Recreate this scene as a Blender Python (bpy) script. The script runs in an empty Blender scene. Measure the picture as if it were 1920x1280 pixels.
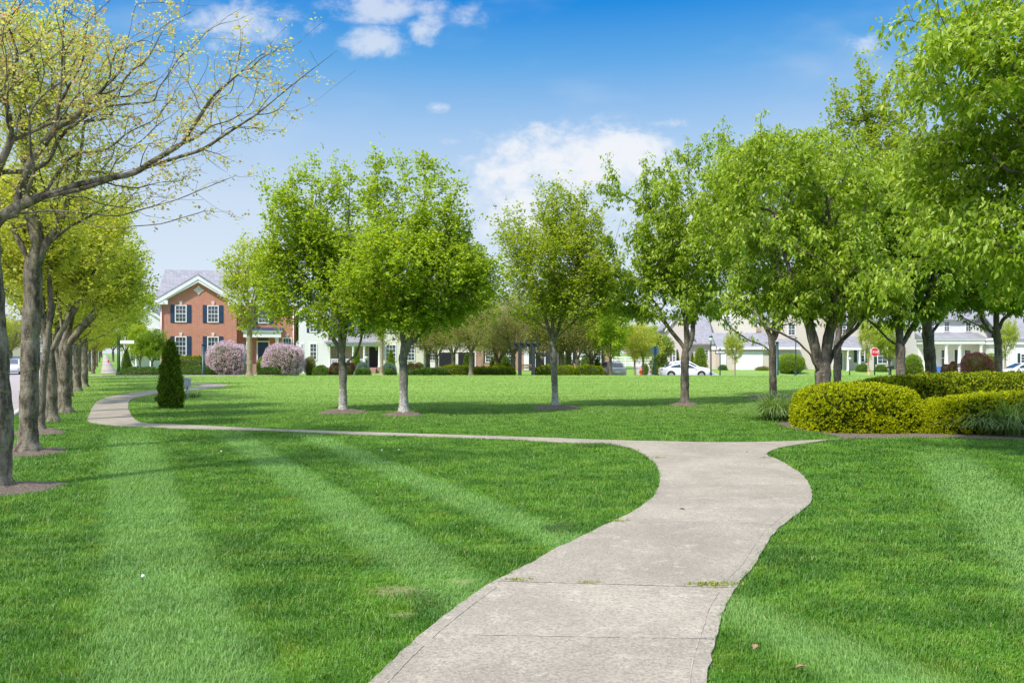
import bpy, math, random
import numpy as np
from mathutils import Vector
S = bpy.context.scene
COL = S.collection
R = math.radians
F, H, CX, CY = 1500.0, 1.6, 960.0, 662.0        # focal (px of the 1920 frame), eye height, horizon

# ------------------------------------------------------------------ camera
cam = bpy.data.cameras.new('camera'); camo = bpy.data.objects.new('camera', cam); COL.objects.link(camo)
camo.location = (0, 0, H); camo.rotation_euler = (R(90), 0, 0)
cam.lens = 36 * F / 1920; cam.sensor_width = 36; cam.shift_y = (CY - 640) / 1920
cam.clip_start = .05; cam.clip_end = 3000
S.camera = camo
# ------------------------------------------------------------------ view, sun, sky
S.view_settings.view_transform = 'Standard'; S.view_settings.look = 'None'
S.view_settings.gamma = 1; S.view_settings.exposure = 0.82
cy = S.cycles
cy.max_bounces = 8; cy.diffuse_bounces = 5; cy.glossy_bounces = 2; cy.transmission_bounces = 6
cy.transparent_max_bounces = 6; cy.caustics_reflective = False; cy.caustics_refractive = False
cy.use_denoising = True
SUN = Vector((-.44, -.48, .77)).normalized()      # direction towards the sun
sl = bpy.data.lights.new('sun', 'SUN'); sl.energy = 3.1; sl.angle = R(3.0); sl.color = (1, .935, .88)
slo = bpy.data.objects.new('sun', sl); COL.objects.link(slo)
slo.rotation_euler = SUN.to_track_quat('Z', 'Y').to_euler()

def lin(r, g, b):
    f = lambda c: (c / 255 / 12.92) if c / 255 <= .04045 else ((c / 255 + .055) / 1.055) ** 2.4
    return (f(r), f(g), f(b), 1)

class NT:
    def __init__(s, nt): s.nt = nt; s.n = nt.nodes; s.l = nt.links
    def new(s, t, **k):
        n = s.n.new(t)
        for a, b in k.items(): setattr(n, a, b)
        return n
    def put(s, sock, v):
        if isinstance(v, bpy.types.NodeSocket): s.l.new(v, sock)
        elif v is not None: sock.default_value = v
    def m(s, op, a, b=None, c=None, clamp=False):
        n = s.new('ShaderNodeMath', operation=op, use_clamp=clamp)
        s.put(n.inputs[0], a); s.put(n.inputs[1], b); s.put(n.inputs[2], c)
        return n.outputs[0]
    def mix(s, f, a, b, mode='MIX'):
        n = s.new('ShaderNodeMix', data_type='RGBA', blend_type=mode)
        s.put(n.inputs[0], f); s.put(n.inputs[6], a); s.put(n.inputs[7], b)
        return n.outputs[2]
    def noise(s, vec, scale, detail=3, rough=.5, dist=0):
        n = s.new('ShaderNodeTexNoise'); s.put(n.inputs['Vector'], vec)
        n.inputs['Scale'].default_value = scale; n.inputs['Detail'].default_value = detail
        n.inputs['Roughness'].default_value = rough; n.inputs['Distortion'].default_value = dist
        return n.outputs['Fac']
    def step(s, v, lo, hi):
        n = s.new('ShaderNodeMapRange', interpolation_type='SMOOTHSTEP'); s.put(n.inputs[0], v)
        s.put(n.inputs[1], lo); s.put(n.inputs[2], hi)
        return n.outputs[0]
    def sep(s, v):
        n = s.new('ShaderNodeSeparateXYZ'); s.put(n.inputs[0], v); return n.outputs
    def comb(s, x, y, z):
        n = s.new('ShaderNodeCombineXYZ'); s.put(n.inputs[0], x); s.put(n.inputs[1], y); s.put(n.inputs[2], z); return n.outputs[0]
    def vmul(s, v, t):
        n = s.new('ShaderNodeVectorMath', operation='MULTIPLY'); s.put(n.inputs[0], v); n.inputs[1].default_value = t; return n.outputs[0]

w = bpy.data.worlds.new('World'); S.world = w; w.use_nodes = True
N = NT(w.node_tree); N.n.clear()
sky = N.new('ShaderNodeTexSky', sky_type='NISHITA'); sky.sun_disc = False
sky.sun_elevation = math.asin(SUN.z); sky.sun_rotation = math.atan2(SUN.x, SUN.y)
sky.air_density = 1.0; sky.dust_density = .5
tc = N.new('ShaderNodeTexCoord').outputs['Generated']
dx, dy, dz = N.sep(tc)
ramp = N.new('ShaderNodeValToRGB'); cr = ramp.color_ramp
stops = [(0, lin(232, 240, 250)), (.10, lin(222, 236, 252)), (.18, lin(210, 228, 249)), (.26, lin(172, 208, 246)),
         (.34, lin(98, 174, 238)), (.40, lin(6, 142, 230)), (.52, lin(70, 145, 215)), (.75, lin(190, 200, 225))]
for i, (p, c) in enumerate(stops):
    e = cr.elements[i] if i < 2 else cr.elements.new(p)
    e.position = p; e.color = c
N.put(ramp.inputs[0], dz)
nish = N.mix(1.0, sky.outputs[0], (.12, .12, .12, 1), 'MULTIPLY')
base = N.mix(.9, nish, ramp.outputs[0])
yy = N.m('MAXIMUM', dy, .05)
u = N.m('DIVIDE', dx, yy); v = N.m('DIVIDE', dz, yy)
uv = N.comb(u, v, 0.0)
wob = N.noise(uv, 9, 5, .62); fine = N.noise(N.vmul(uv, (1, 1.6, 1)), 26, 6, .65, .3)
shape = N.m('ADD', N.m('MULTIPLY', wob, .75), N.m('MULTIPLY', fine, .5))
tot = None
for (px, py, rx, ry, a) in [(1085, 305, 230, 80, 1.15), (970, 310, 110, 60, 1.0), (1180, 275, 110, 45, .9), (960, 345, 120, 50, .75), (1250, 232, 60, 12, .55),
                            (1050, 390, 300, 90, .75), (720, 12, 120, 34, .95), (705, 80, 75, 32, .9), (800, 55, 45, 36, .85), (880, 30, 55, 30, .45),
                            (450, 45, 120, 50, 1.0), (820, 203, 26, 14, .75), (845, 268, 26, 10, .6), (1640, 82, 60, 26, .7), (590, 55, 40, 22, .55), (1500, 300, 200, 40, .4)]:
    a_ = N.m('DIVIDE', N.m('SUBTRACT', u, (px - CX) / F), rx / F); b_ = N.m('DIVIDE', N.m('SUBTRACT', v, (CY - py) / F), ry / F)
    d = N.m('SQRT', N.m('ADD', N.m('MULTIPLY', a_, a_), N.m('MULTIPLY', b_, b_)))
    g = N.m('MULTIPLY', N.step(d, 1.5, .1), a)
    tot = g if tot is None else N.m('MAXIMUM', tot, g)
cl = N.m('ADD', tot, N.m('MULTIPLY', N.m('SUBTRACT', shape, .62), 3.6))
cl = N.m('MULTIPLY', N.step(cl, .18, 1.2), N.step(tot, .0, .4))
cl = N.m('MULTIPLY', cl, N.m('ADD', .62, N.m('MULTIPLY', N.step(v, .38, .24), .3)))
base = N.mix(cl, base, lin(247, 249, 253))
veil = N.m('MULTIPLY', N.step(N.noise(N.vmul(uv, (1, 2.5, 1)), 3.5, 4, .55), .5, .8), .22)
base = N.mix(veil, base, lin(235, 240, 250))
bg = N.new('ShaderNodeBackground'); N.put(bg.inputs[0], base); N.put(bg.inputs[1], N.m('MULTIPLY_ADD', N.step(dz, .48, .75), 1.15, .56))  # sky overhead, out of view, boosted as added fill for the shadows
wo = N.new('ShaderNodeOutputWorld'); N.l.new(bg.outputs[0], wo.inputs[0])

# ------------------------------------------------------------------ numbers and ground shape
rng = np.random.default_rng(7); random.seed(7)
def sm(x, a, b):
    t = np.clip((np.asarray(x, float) - a) / (b - a), 0, 1); return t * t * (3 - 2 * t)
def gh(x, y):
    a = sm(x, -8, 6)
    return -(.4 + .38 * a) * sm(y, 57, 70) + a * .5 * sm(y, 84, 94) + 1.1 * sm(y, 110, 300)
def ghf(x, y): return float(gh(x, y))
def G(px, py):                                   # a point of the flat lawn seen at a pixel
    y = F * H / (py - CY); return ((px - CX) / F * y, y)
def X(px, y): return (px - CX) / F * y
def Zh(py, y): return H - (py - CY) / F * y
def P(px, py, y): return (X(px, y), y, Zh(py, y))
def wob3(p, seed, sc=1.0):
    r = np.random.default_rng(seed); o = np.zeros(len(p))
    for k in range(6):
        d = r.normal(size=3); d *= sc * (1 + .5 * k) / np.linalg.norm(d)
        o += np.sin(p @ d + r.uniform(0, 6.3)) / (1 + .35 * k)
    return o / 2.6

# ------------------------------------------------------------------ materials
MATS = {}
def bsdf(name, rough=.8):
    m = bpy.data.materials.new(name); m.use_nodes = True; n = NT(m.node_tree)
    b = n.n['Principled BSDF']; b.inputs['Roughness'].default_value = rough
    MATS[name] = m; return m, n, b
def bump(n, b, h, strength=.3, dist=.02):
    k = n.new('ShaderNodeBump'); k.inputs['Strength'].default_value = strength; k.inputs['Distance'].default_value = dist
    n.put(k.inputs['Height'], h); n.l.new(k.outputs[0], b.inputs['Normal'])
def plain(name, c, rough=.7, var=.12, sc=6, metal=0, bmp=0, coat=0):
    m, n, b = bsdf(name, rough)
    o = n.new('ShaderNodeTexCoord').outputs['Object']
    f = n.noise(o, sc, 4, .6)
    c = tuple(c[:3]); lo = tuple(x * (1 - var) for x in c) + (1,); hi = tuple(min(1, x * (1 + var)) for x in c) + (1,)
    n.put(b.inputs['Base Color'], n.mix(n.step(f, .3, .7), lo, hi)); b.inputs['Metallic'].default_value = metal
    if bmp: bump(n, b, n.noise(o, sc * 4, 3), bmp, .01)
    if coat: b.inputs['Coat Weight'].default_value = coat
    return m
def leafmat(name, c1, c2, c3=None, tr=.35, rough=.5, fr3=.15, sc=1.2):
    m, n, b = bsdf(name, rough)
    geo = n.new('ShaderNodeNewGeometry'); rnd = geo.outputs['Random Per Island']
    f = n.m('ADD', n.m('MULTIPLY', rnd, .6), n.m('MULTIPLY', n.noise(geo.outputs['Position'], sc, 2), .5), clamp=True)
    c = n.mix(f, tuple(c1) + (1,), tuple(c2) + (1,))
    if c3 is not None:
        r2 = n.m('FRACT', n.m('MULTIPLY', rnd, 37.7))
        c = n.mix(n.m('LESS_THAN', r2, fr3), c, tuple(c3) + (1,))
    n.put(b.inputs['Base Color'], c); b.inputs['Specular IOR Level'].default_value = .15 if 'yew' in name or 'hedge' in name else .32
    t = n.new('ShaderNodeBsdfTranslucent'); n.put(t.inputs[0], n.mix(1.0, c, (1.25, 1.15, .55, 1), 'MULTIPLY'))
    mx = n.new('ShaderNodeMixShader'); mx.inputs[0].default_value = tr
    n.l.new(b.outputs[0], mx.inputs[1]); n.l.new(t.outputs[0], mx.inputs[2])
    n.l.new(mx.outputs[0], n.n['Material Output'].inputs[0])
    return m

leafmat('maple_leaf', (.22, .34, .018), (.42, .56, .035), (.50, .62, .08), tr=.52)
leafmat('fine_leaf', (.24, .34, .02), (.42, .54, .04), (.44, .46, .10), tr=.52)
leafmat('cherry_leaf', (.175, .30, .018), (.37, .51, .04), (.54, .64, .14), tr=.52, rough=.38, fr3=.2)
leafmat('cherry_dark', (.14, .26, .016), (.28, .42, .03), (.36, .48, .06), tr=.5, rough=.4, fr3=.15)
leafmat('yellow_leaf', (.40, .46, .05), (.62, .64, .12), (.40, .50, .05), tr=.52)
leafmat('bud_leaf', (.48, .50, .16), (.66, .66, .28), (.54, .34, .18), tr=.48, fr3=.18)
leafmat('lime_leaf', (.32, .42, .03), (.54, .60, .08), (.26, .40, .03), tr=.52)
leafmat('olive_leaf', (.22, .25, .06), (.38, .40, .10), (.36, .26, .14), tr=.45, fr3=.15)
leafmat('evergreen_leaf', (.04, .09, .010), (.13, .24, .015), (.30, .36, .02), tr=.2, fr3=.2, sc=4)
leafmat('yew_leaf', (.23, .32, .005), (.60, .62, .008), (.05, .10, .006), tr=.3, fr3=.12, sc=6)
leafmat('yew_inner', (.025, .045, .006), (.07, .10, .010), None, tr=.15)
leafmat('hedge_leaf', (.15, .22, .007), (.42, .47, .012), (.04, .08, .006), tr=.25, fr3=.25, sc=4)
leafmat('box_leaf', (.05, .12, .012), (.13, .26, .02), (.2, .3, .03), tr=.2)
leafmat('lime_shrub_leaf', (.13, .24, .012), (.28, .42, .02), None, tr=.25)
leafmat('lilac_bloom', (.58, .40, .56), (.84, .72, .84), (.36, .24, .34), tr=.3, fr3=.2, sc=5)
leafmat('burgundy_leaf', (.07, .018, .022), (.16, .045, .045), (.10, .06, .03), tr=.25)
leafmat('blue_leaf', (.10, .19, .15), (.24, .36, .30), None, tr=.15)
leafmat('blade_leaf', (.15, .27, .06), (.30, .44, .13), (.42, .54, .22), tr=.4, fr3=.2)
leafmat('weed_leaf', (.14, .20, .02), (.30, .34, .05), (.40, .36, .10), tr=.3)
leafmat('cover_leaf', (.04, .10, .014), (.11, .21, .03), (.16, .25, .04), tr=.25)

def barkmat(name, c1, c2, spot, spotf=.5, foot=None):
    m, n, b = bsdf(name, .95)
    o = n.new('ShaderNodeTexCoord').outputs['Object']
    f = n.noise(n.vmul(o, (1, 1, .35)), 9, 6, .7)
    c = n.mix(n.step(f, .35, .68), tuple(c1) + (1,), tuple(c2) + (1,))
    s = n.step(n.noise(o, 16, 4, .6), spotf, spotf + .12)
    c = n.mix(n.m('MULTIPLY', s, .75), c, tuple(spot) + (1,))
    if foot:
        z = n.sep(o)[2]
        k = n.m('MULTIPLY', n.step(n.m('ADD', z, n.m('MULTIPLY', n.noise(o, 7, 4), 1.6)), 1.9, .9), n.step(n.noise(o, 22, 4, .7), .36, .55))
        c = n.mix(k, c, tuple(foot) + (1,))
    n.put(b.inputs['Base Color'], c); b.inputs['Specular IOR Level'].default_value = .1
    hh = n.m('ADD', n.noise(n.vmul(o, (1, 1, .22)), 26, 5, .75), n.m('MULTIPLY', n.noise(n.vmul(o, (.5, .5, 3)), 9, 2), .5))
    bump(n, b, hh, .9, .03)
barkmat('bark_grey', (.12, .105, .08), (.30, .28, .235), (.42, .41, .36), .56, (.52, .50, .45))
barkmat('bark_cherry', (.085, .07, .055), (.22, .19, .15), (.32, .30, .26), .58)
barkmat('bark_mossy', (.07, .056, .04), (.31, .27, .205), (.25, .25, .10), .54)
barkmat('bark_far', (.12, .10, .07), (.26, .22, .16), (.34, .30, .24), .55)
barkmat('bark_tan', (.26, .20, .12), (.42, .34, .22), (.38, .36, .26), .6)

# lawn: bent-grass mowing stripes run parallel to the street (x + y/2 is constant along them)
BARE = [(-.78, 5.38, .24), (-.35, 5.6, .12), (-5.7, 6.05, .3), (-.68, 4.9, .10)]
def lawnmat(name, ground):
    m, n, b = bsdf(name, .75)
    geo = n.new('ShaderNodeNewGeometry'); p = geo.outputs['Position']
    x, y, z = n.sep(p)
    s = n.m('ADD', n.m('ADD', x, n.m('MULTIPLY', y, .5)), n.m('MULTIPLY', n.m('SUBTRACT', n.noise(p, .8, 3), .5), .22))
    st = None
    for s0, hw in ((.35, .42), (2.35, .30), (3.85, .26), (-1.9, .5), (-4.2, .5)):
        k = n.step(n.m('ABSOLUTE', n.m('SUBTRACT', s, s0)), hw + .16, hw - .14)
        st = k if st is None else n.m('MAXIMUM', st, k)
    st = n.m('MULTIPLY', st, n.step(y, 18.5, 14))
    r2 = n.m('ABSOLUTE', n.m('SUBTRACT', n.m('ADD', x, n.m('MULTIPLY', n.m('SUBTRACT', y, 5), -.40)), 3.7))
    st = n.m('MAXIMUM', st, n.m('MULTIPLY', n.step(r2, .6, .25), n.step(y, 14, 11)))
    st = n.m('MULTIPLY', st, n.step(n.noise(p, 1.6, 3), .05, .42))
    pat = n.noise(n.vmul(p, (.8, 1.2, 1)), 2.0, 6, .68); far = n.step(y, 14, 36)
    mow = n.noise(n.vmul(p, (.12, 1, 1)), .8, 4, .6)
    a = n.mix(n.step(pat, .38, .64), (.048, .145, .008, 1), (.115, .26, .020, 1))
    a = n.mix(n.m('MULTIPLY', n.step(n.noise(p, 3.1, 5, .65), .5, .68), .5), a, (.17, .27, .018, 1))
    a = n.mix(n.m('MULTIPLY', n.step(n.noise(n.vmul(p, (1, 1, .9)), 1.4, 5, .65), .56, .7), .4), a, (.05, .16, .035, 1))
    a = n.mix(n.m('MULTIPLY', st, .62), a, (.19, .36, .085, 1))
    fa = n.mix(n.step(mow, .35, .65), (.19, .34, .055, 1), (.26, .41, .08, 1))
    a = n.mix(far, a, fa)
    if ground:
        bm_ = None
        for (bx, by, br) in BARE:
            dd = n.m('SQRT', n.m('ADD', n.m('POWER', n.m('DIVIDE', n.m('SUBTRACT', x, bx), br), 2), n.m('POWER', n.m('DIVIDE', n.m('SUBTRACT', y, by), br * .7), 2)))
            dd = n.step(n.m('ADD', dd, n.m('MULTIPLY', n.noise(p, 9, 4), .8)), 1.5, .9); bm_ = dd if bm_ is None else n.m('MAXIMUM', bm_, dd)
        a = n.mix(n.m('MULTIPLY', bm_, .75), a, (.30, .28, .12, 1))
        fine = n.noise(p, 38, 5, .7)
        a = n.mix(n.m('MULTIPLY', n.step(fine, .62, .38), .45), a, (.02, .06, .006, 1))
        bare = n.step(n.noise(p, .9, 5, .7), .68, .74)
        a = n.mix(n.m('MULTIPLY', bare, .5), a, (.28, .25, .10, 1))
        bump(n, b, n.m('ADD', fine, n.noise(p, 9, 3)), .5, .05)
        n.put(b.inputs['Base Color'], a); b.inputs['Specular IOR Level'].default_value = .1
    else:
        rnd = geo.outputs['Random Per Island']
        a = n.mix(n.m('MULTIPLY', rnd, .55), a, n.mix(1.0, a, (1.9, 1.5, 2.2, 1), 'MULTIPLY'))
        dry = n.m('LESS_THAN', n.m('FRACT', n.m('MULTIPLY', rnd, 91.3)), .005)
        a = n.mix(dry, a, (.45, .42, .2, 1))
        n.put(b.inputs['Base Color'], a); b.inputs['Specular IOR Level'].default_value = .3; b.inputs['Roughness'].default_value = .45
        t = n.new('ShaderNodeBsdfTranslucent'); n.put(t.inputs[0], n.mix(1.0, a, (1.2, 1.1, .5, 1), 'MULTIPLY'))
        mx = n.new('ShaderNodeMixShader'); mx.inputs[0].default_value = .3
        n.l.new(b.outputs[0], mx.inputs[1]); n.l.new(t.outputs[0], mx.inputs[2]); n.l.new(mx.outputs[0], n.n['Material Output'].inputs[0])
lawnmat('lawn', True); lawnmat('grass_blade', False)

def concmat(name, c, var, crack=True):
    m, n, b = bsdf(name, .9)
    o = n.new('ShaderNodeTexCoord').outputs['Object']
    big = n.noise(o, 1.1, 4, .6); med = n.noise(o, 6, 5, .7); fine = n.noise(o, 42, 5, .85); grit = n.noise(o, 130, 2, .6)
    c = tuple(c)
    k = n.mix(n.step(big, .3, .7), tuple(x * (1 - var) for x in c) + (1,), tuple(x * (1 + var * .5) for x in c) + (1,))
    k = n.mix(n.m('MULTIPLY', n.step(med, .52, .66), .6), k, tuple(min(1, x * 1.35) for x in c) + (1,))
    k = n.mix(n.m('MULTIPLY', n.step(fine, .56, .40), .75), k, tuple(x * .55 for x in c) + (1,))
    k = n.mix(n.m('MULTIPLY', n.step(n.noise(o, 60, 4, .8), .54, .66), .6), k, tuple(min(1, x * 1.5) for x in c) + (1,))
    k = n.mix(n.m('MULTIPLY', n.step(grit, .62, .7), .5), k, (.16, .12, .09, 1))
    if name == 'concrete':
        yv = n.sep(o)[1]; tone = 1.0
        for q, w_ in ((4.47, .07), (5.49, -.08), (7.48, .05), (8.48, -.05), (9.6, .06), (12.06, -.04)): tone = n.m('ADD', tone, n.m('MULTIPLY', n.m('GREATER_THAN', yv, q), w_))
        tv = n.comb(tone, tone, tone); k = n.mix(1.0, k, tv, 'MULTIPLY')
        damp = n.step(n.noise(n.vmul(o, (1.6, .7, 1)), 1.7, 4, .6), .57, .68); k = n.mix(n.m('MULTIPLY', damp, .22), k, (.20, .18, .14, 1))
    n.put(b.inputs['Base Color'], k); bump(n, b, n.m('ADD', fine, n.m('MULTIPLY', grit, .6)), .45, .006)
    b.inputs['Specular IOR Level'].default_value = .15
concmat('concrete', (.335, .295, .225), .20)
concmat('road_surface', (.40, .36, .35), .08)
concmat('pale_walk', (.42, .37, .31), .06)
plain('joint_dark', (.34, .30, .24), .95, .45, 25)
plain('kerb_stone', (.45, .42, .38), .9, .1, 5)
m, n, b = bsdf('mulch', .95)
o = n.new('ShaderNodeTexCoord').outputs['Object']
n.put(b.inputs['Base Color'], n.mix(n.step(n.noise(n.vmul(o, (1, 2.2, 1)), 30, 5, .8), .35, .7), (.07, .05, .035, 1), (.36, .28, .20, 1)))
bump(n, b, n.noise(o, 40, 4, .8), 1, .04)

def brickmat(name, c1, c2, mortar, bw=.22, bh=.075, ms=.012):
    m, n, b = bsdf(name, .9)
    o = n.new('ShaderNodeTexCoord').outputs['Object']; x, y, z = n.sep(o)
    vec = n.comb(n.m('ADD', x, y), z, 0.0)
    t = n.new('ShaderNodeTexBrick'); n.put(t.inputs['Vector'], vec); t.inputs['Scale'].default_value = 1
    t.inputs['Color1'].default_value = tuple(c1) + (1,); t.inputs['Color2'].default_value = tuple(c2) + (1,); t.inputs['Mortar'].default_value = tuple(mortar) + (1,)
    t.inputs['Brick Width'].default_value = bw; t.inputs['Row Height'].default_value = bh; t.inputs['Mortar Size'].default_value = ms
    k = n.mix(n.m('MULTIPLY', n.noise(o, 2.5, 4), .35), t.outputs[0], tuple(x * .7 for x in c1) + (1,))
    n.put(b.inputs['Base Color'], k); bump(n, b, t.outputs['Fac'], .3, -.01)
brickmat('red_brick', (.48, .11, .042), (.60, .18, .085), (.58, .42, .33), .3, .10, .018)
brickmat('brown_brick', (.36, .15, .10), (.46, .23, .16), (.42, .36, .30))
brickmat('shingle', (.24, .235, .25), (.34, .335, .35), (.17, .17, .19), .35, .14, .012)
brickmat('shingle_dark', (.14, .135, .14), (.2, .195, .2), (.09, .09, .1), .35, .16, .012)
def siding(name, c, step=.13):
    m, n, b = bsdf(name, .6)
    o = n.new('ShaderNodeTexCoord').outputs['Object']; z = n.sep(o)[2]
    fr = n.m('FRACT', n.m('DIVIDE', z, step)); c = tuple(c)
    k = n.mix(n.step(fr, .82, .97), c + (1,), tuple(x * .6 for x in c) + (1,))
    k = n.mix(n.m('MULTIPLY', n.noise(o, 1.5, 3), .2), k, tuple(x * .8 for x in c) + (1,))
    n.put(b.inputs['Base Color'], k); bump(n, b, fr, .5, .02)
siding('siding_cream', (.74, .70, .58)); siding('siding_beige', (.66, .58, .50)); siding('siding_white', (.78, .77, .75)); siding('siding_tan', (.62, .56, .44))
plain('white_paint', (.80, .80, .78), .5, .04, 3); plain('navy_paint', (.018, .045, .10), .45, .15, 8); plain('black_paint', (.02, .02, .022), .4)
plain('stone_trim', (.68, .62, .52), .8); plain('green_metal', (.018, .055, .05), .4, .1, 5, .3); plain('dark_timber', (.022, .028, .032), .6, .3, 12)
plain('garage_white', (.84, .84, .83), .5, .03, 2); plain('sign_red', (.60, .02, .03), .4, .03); plain('sign_white', (.85, .85, .85), .45, .02)
plain('hydrant_orange', (.75, .13, .03), .4); plain('grey_metal', (.36, .38, .42), .45, .08, 8); plain('sign_back', (.05, .10, .15), .5); plain('sign_yellow', (.62, .78, .02), .45)
plain('car_white', (.78, .79, .82), .25, .02, 2, 0, 0, .8); plain('car_silver', (.42, .43, .46), .28, .03, 2, .4, 0, .8); plain('car_dark', (.03, .035, .05), .22, .05, 2, .2, 0, .9)
plain('tyre', (.02, .02, .02), .9); plain('rim', (.5, .5, .52), .3, .05, 4, .7); plain('lamp_red', (.5, .02, .02), .2); plain('lamp_clear', (.8, .8, .8), .1)
plain('brown_wood', (.28, .16, .08), .7, .3, 14); plain('blue_plastic', (.05, .22, .62), .4); plain('bark_post', (.45, .30, .16), .8, .2, 10); plain('dandelion_white', (.85, .85, .8), .9)
m, n, b = bsdf('glass', .06); b.inputs['Base Color'].default_value = (.05, .065, .085, 1); b.inputs['Specular IOR Level'].default_value = 1.0
m, n, b = bsdf('car_glass', .05); b.inputs['Base Color'].default_value = (.04, .055, .065, 1); b.inputs['Specular IOR Level'].default_value = .9
m, n, b = bsdf('globe_glass', .15); b.inputs['Base Color'].default_value = (.85, .85, .82, 1); b.inputs['Transmission Weight'].default_value = .3

# ------------------------------------------------------------------ mesh helpers
def mesh_np(name, V, Fs, mats, mi=None, smooth=False):
    """V (n,3); Fs list of int arrays (m,k)"""
    me = bpy.data.meshes.new(name); V = np.asarray(V, np.float32)
    me.vertices.add(len(V)); me.vertices.foreach_set('co', V.ravel())
    tot = np.concatenate([np.full(len(f), f.shape[1], np.int32) for f in Fs])
    li = np.concatenate([np.asarray(f, np.int32).ravel() for f in Fs])
    me.loops.add(len(li)); me.loops.foreach_set('vertex_index', li)
    me.polygons.add(len(tot)); st = np.concatenate([[0], np.cumsum(tot)[:-1]]).astype(np.int32)
    me.polygons.foreach_set('loop_start', st); me.polygons.foreach_set('loop_total', tot)
    for m_ in mats: me.materials.append(MATS[m_])
    if mi is not None: me.polygons.foreach_set('material_index', np.asarray(mi, np.int32))
    if smooth: me.polygons.foreach_set('use_smooth', np.ones(len(tot), bool) if smooth is True else np.asarray(smooth, bool))
    me.update(calc_edges=True)
    return me
def link(name, me, parent=None, **props):
    o = bpy.data.objects.new(name, me); COL.objects.link(o)
    if parent is not None: o.parent = parent
    for k, v in props.items(): o[k] = v
    return o
def thing(name, label, cat, loc=(0, 0, 0), rz=0, group=None):
    o = bpy.data.objects.new(name, None); COL.objects.link(o); o.empty_display_size = .3
    o.location = loc; o.rotation_euler = (0, 0, rz); o['label'] = label; o['category'] = cat
    if group: o['group'] = group
    return o
def copy_tree(o, parent=None):
    c = o.copy(); COL.objects.link(c); c.parent = parent
    for ch in list(o.children): copy_tree(ch, c)
    return c
class MB:
    def __init__(s): s.v = []; s.f = []; s.m = []; s.s = []
    def add(s, vs, fs, m=0, smooth=False):
        k = len(s.v); s.v += [tuple(q) for q in vs]
        for f in fs: s.f.append([i + k for i in f]); s.m.append(m); s.s.append(smooth)
        return s
    def box(s, x0, x1, y0, y1, z0, z1, m=0):
        return s.add([(x, y, z) for z in (z0, z1) for y in (y0, y1) for x in (x0, x1)],
                     [(0, 2, 3, 1), (4, 5, 7, 6), (0, 1, 5, 4), (2, 6, 7, 3), (0, 4, 6, 2), (1, 3, 7, 5)], m)
    def prism(s, poly, y0, y1, m=0):              # poly in x,z extruded along y
        n = len(poly)
        return s.add([(x, y0, z) for x, z in poly] + [(x, y1, z) for x, z in poly],
                     [tuple(range(n)), tuple(range(2 * n - 1, n - 1, -1))] + [(i, n + i, n + (i + 1) % n, (i + 1) % n) for i in range(n)], m)
    def prismx(s, poly, x0, x1, m=0):             # poly in y,z extruded along x
        n = len(poly)
        return s.add([(x0, y, z) for y, z in poly] + [(x1, y, z) for y, z in poly],
                     [tuple(range(n - 1, -1, -1)), tuple(range(n, 2 * n))] + [(i, (i + 1) % n, n + (i + 1) % n, n + i) for i in range(n)], m)
    def lathe(s, prof, cx=0, cy=0, n=12, m=0, cap=True):
        vs = [(cx + r * math.cos(2 * math.pi * i / n), cy + r * math.sin(2 * math.pi * i / n), z) for r, z in prof for i in range(n)]
        fs = [(j * n + i, j * n + (i + 1) % n, (j + 1) * n + (i + 1) % n, (j + 1) * n + i) for j in range(len(prof) - 1) for i in range(n)]
        s.add(vs, fs, m, True)
        if cap:
            k = len(s.v) - len(vs); s.f += [[k + i for i in range(n)][::-1], [k + (len(prof) - 1) * n + i for i in range(n)]]; s.m += [m, m]; s.s += [False, False]
        return s
    def build(s, name, mats, parent=None, **props):
        me = bpy.data.meshes.new(name); me.from_pydata(s.v, [], s.f)
        if isinstance(mats, str): mats = [mats]
        for q in mats: me.materials.append(MATS[q])
        me.polygons.foreach_set('material_index', s.m); me.polygons.foreach_set('use_smooth', s.s); me.update()
        return link(name, me, parent, **props)
def tag(o, label, cat, group=None):
    o['label'] = label; o['category'] = cat
    if group: o['group'] = group
    return o

# ------------------------------------------------------------------ ground, road, paths
gx = np.unique(np.concatenate([np.linspace(-900, -60, 22), np.linspace(-60, 60, 61), np.linspace(60, 900, 22)]))
gy = np.unique(np.concatenate([np.linspace(-60, 50, 23), np.linspace(50, 120, 71), np.linspace(120, 320, 21), np.linspace(320, 2000, 12)]))
xx, yy_ = np.meshgrid(gx, gy); V = np.stack([xx, yy_, gh(xx, yy_)], -1).reshape(-1, 3)
ii = np.arange(len(gy) - 1)[:, None] * len(gx) + np.arange(len(gx) - 1)[None]
Q = np.stack([ii, ii + 1, ii + 1 + len(gx), ii + len(gx)], -1).reshape(-1, 4)
link('ground', mesh_np('ground', V, [Q], ['lawn'], smooth=True), kind='structure')

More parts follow.
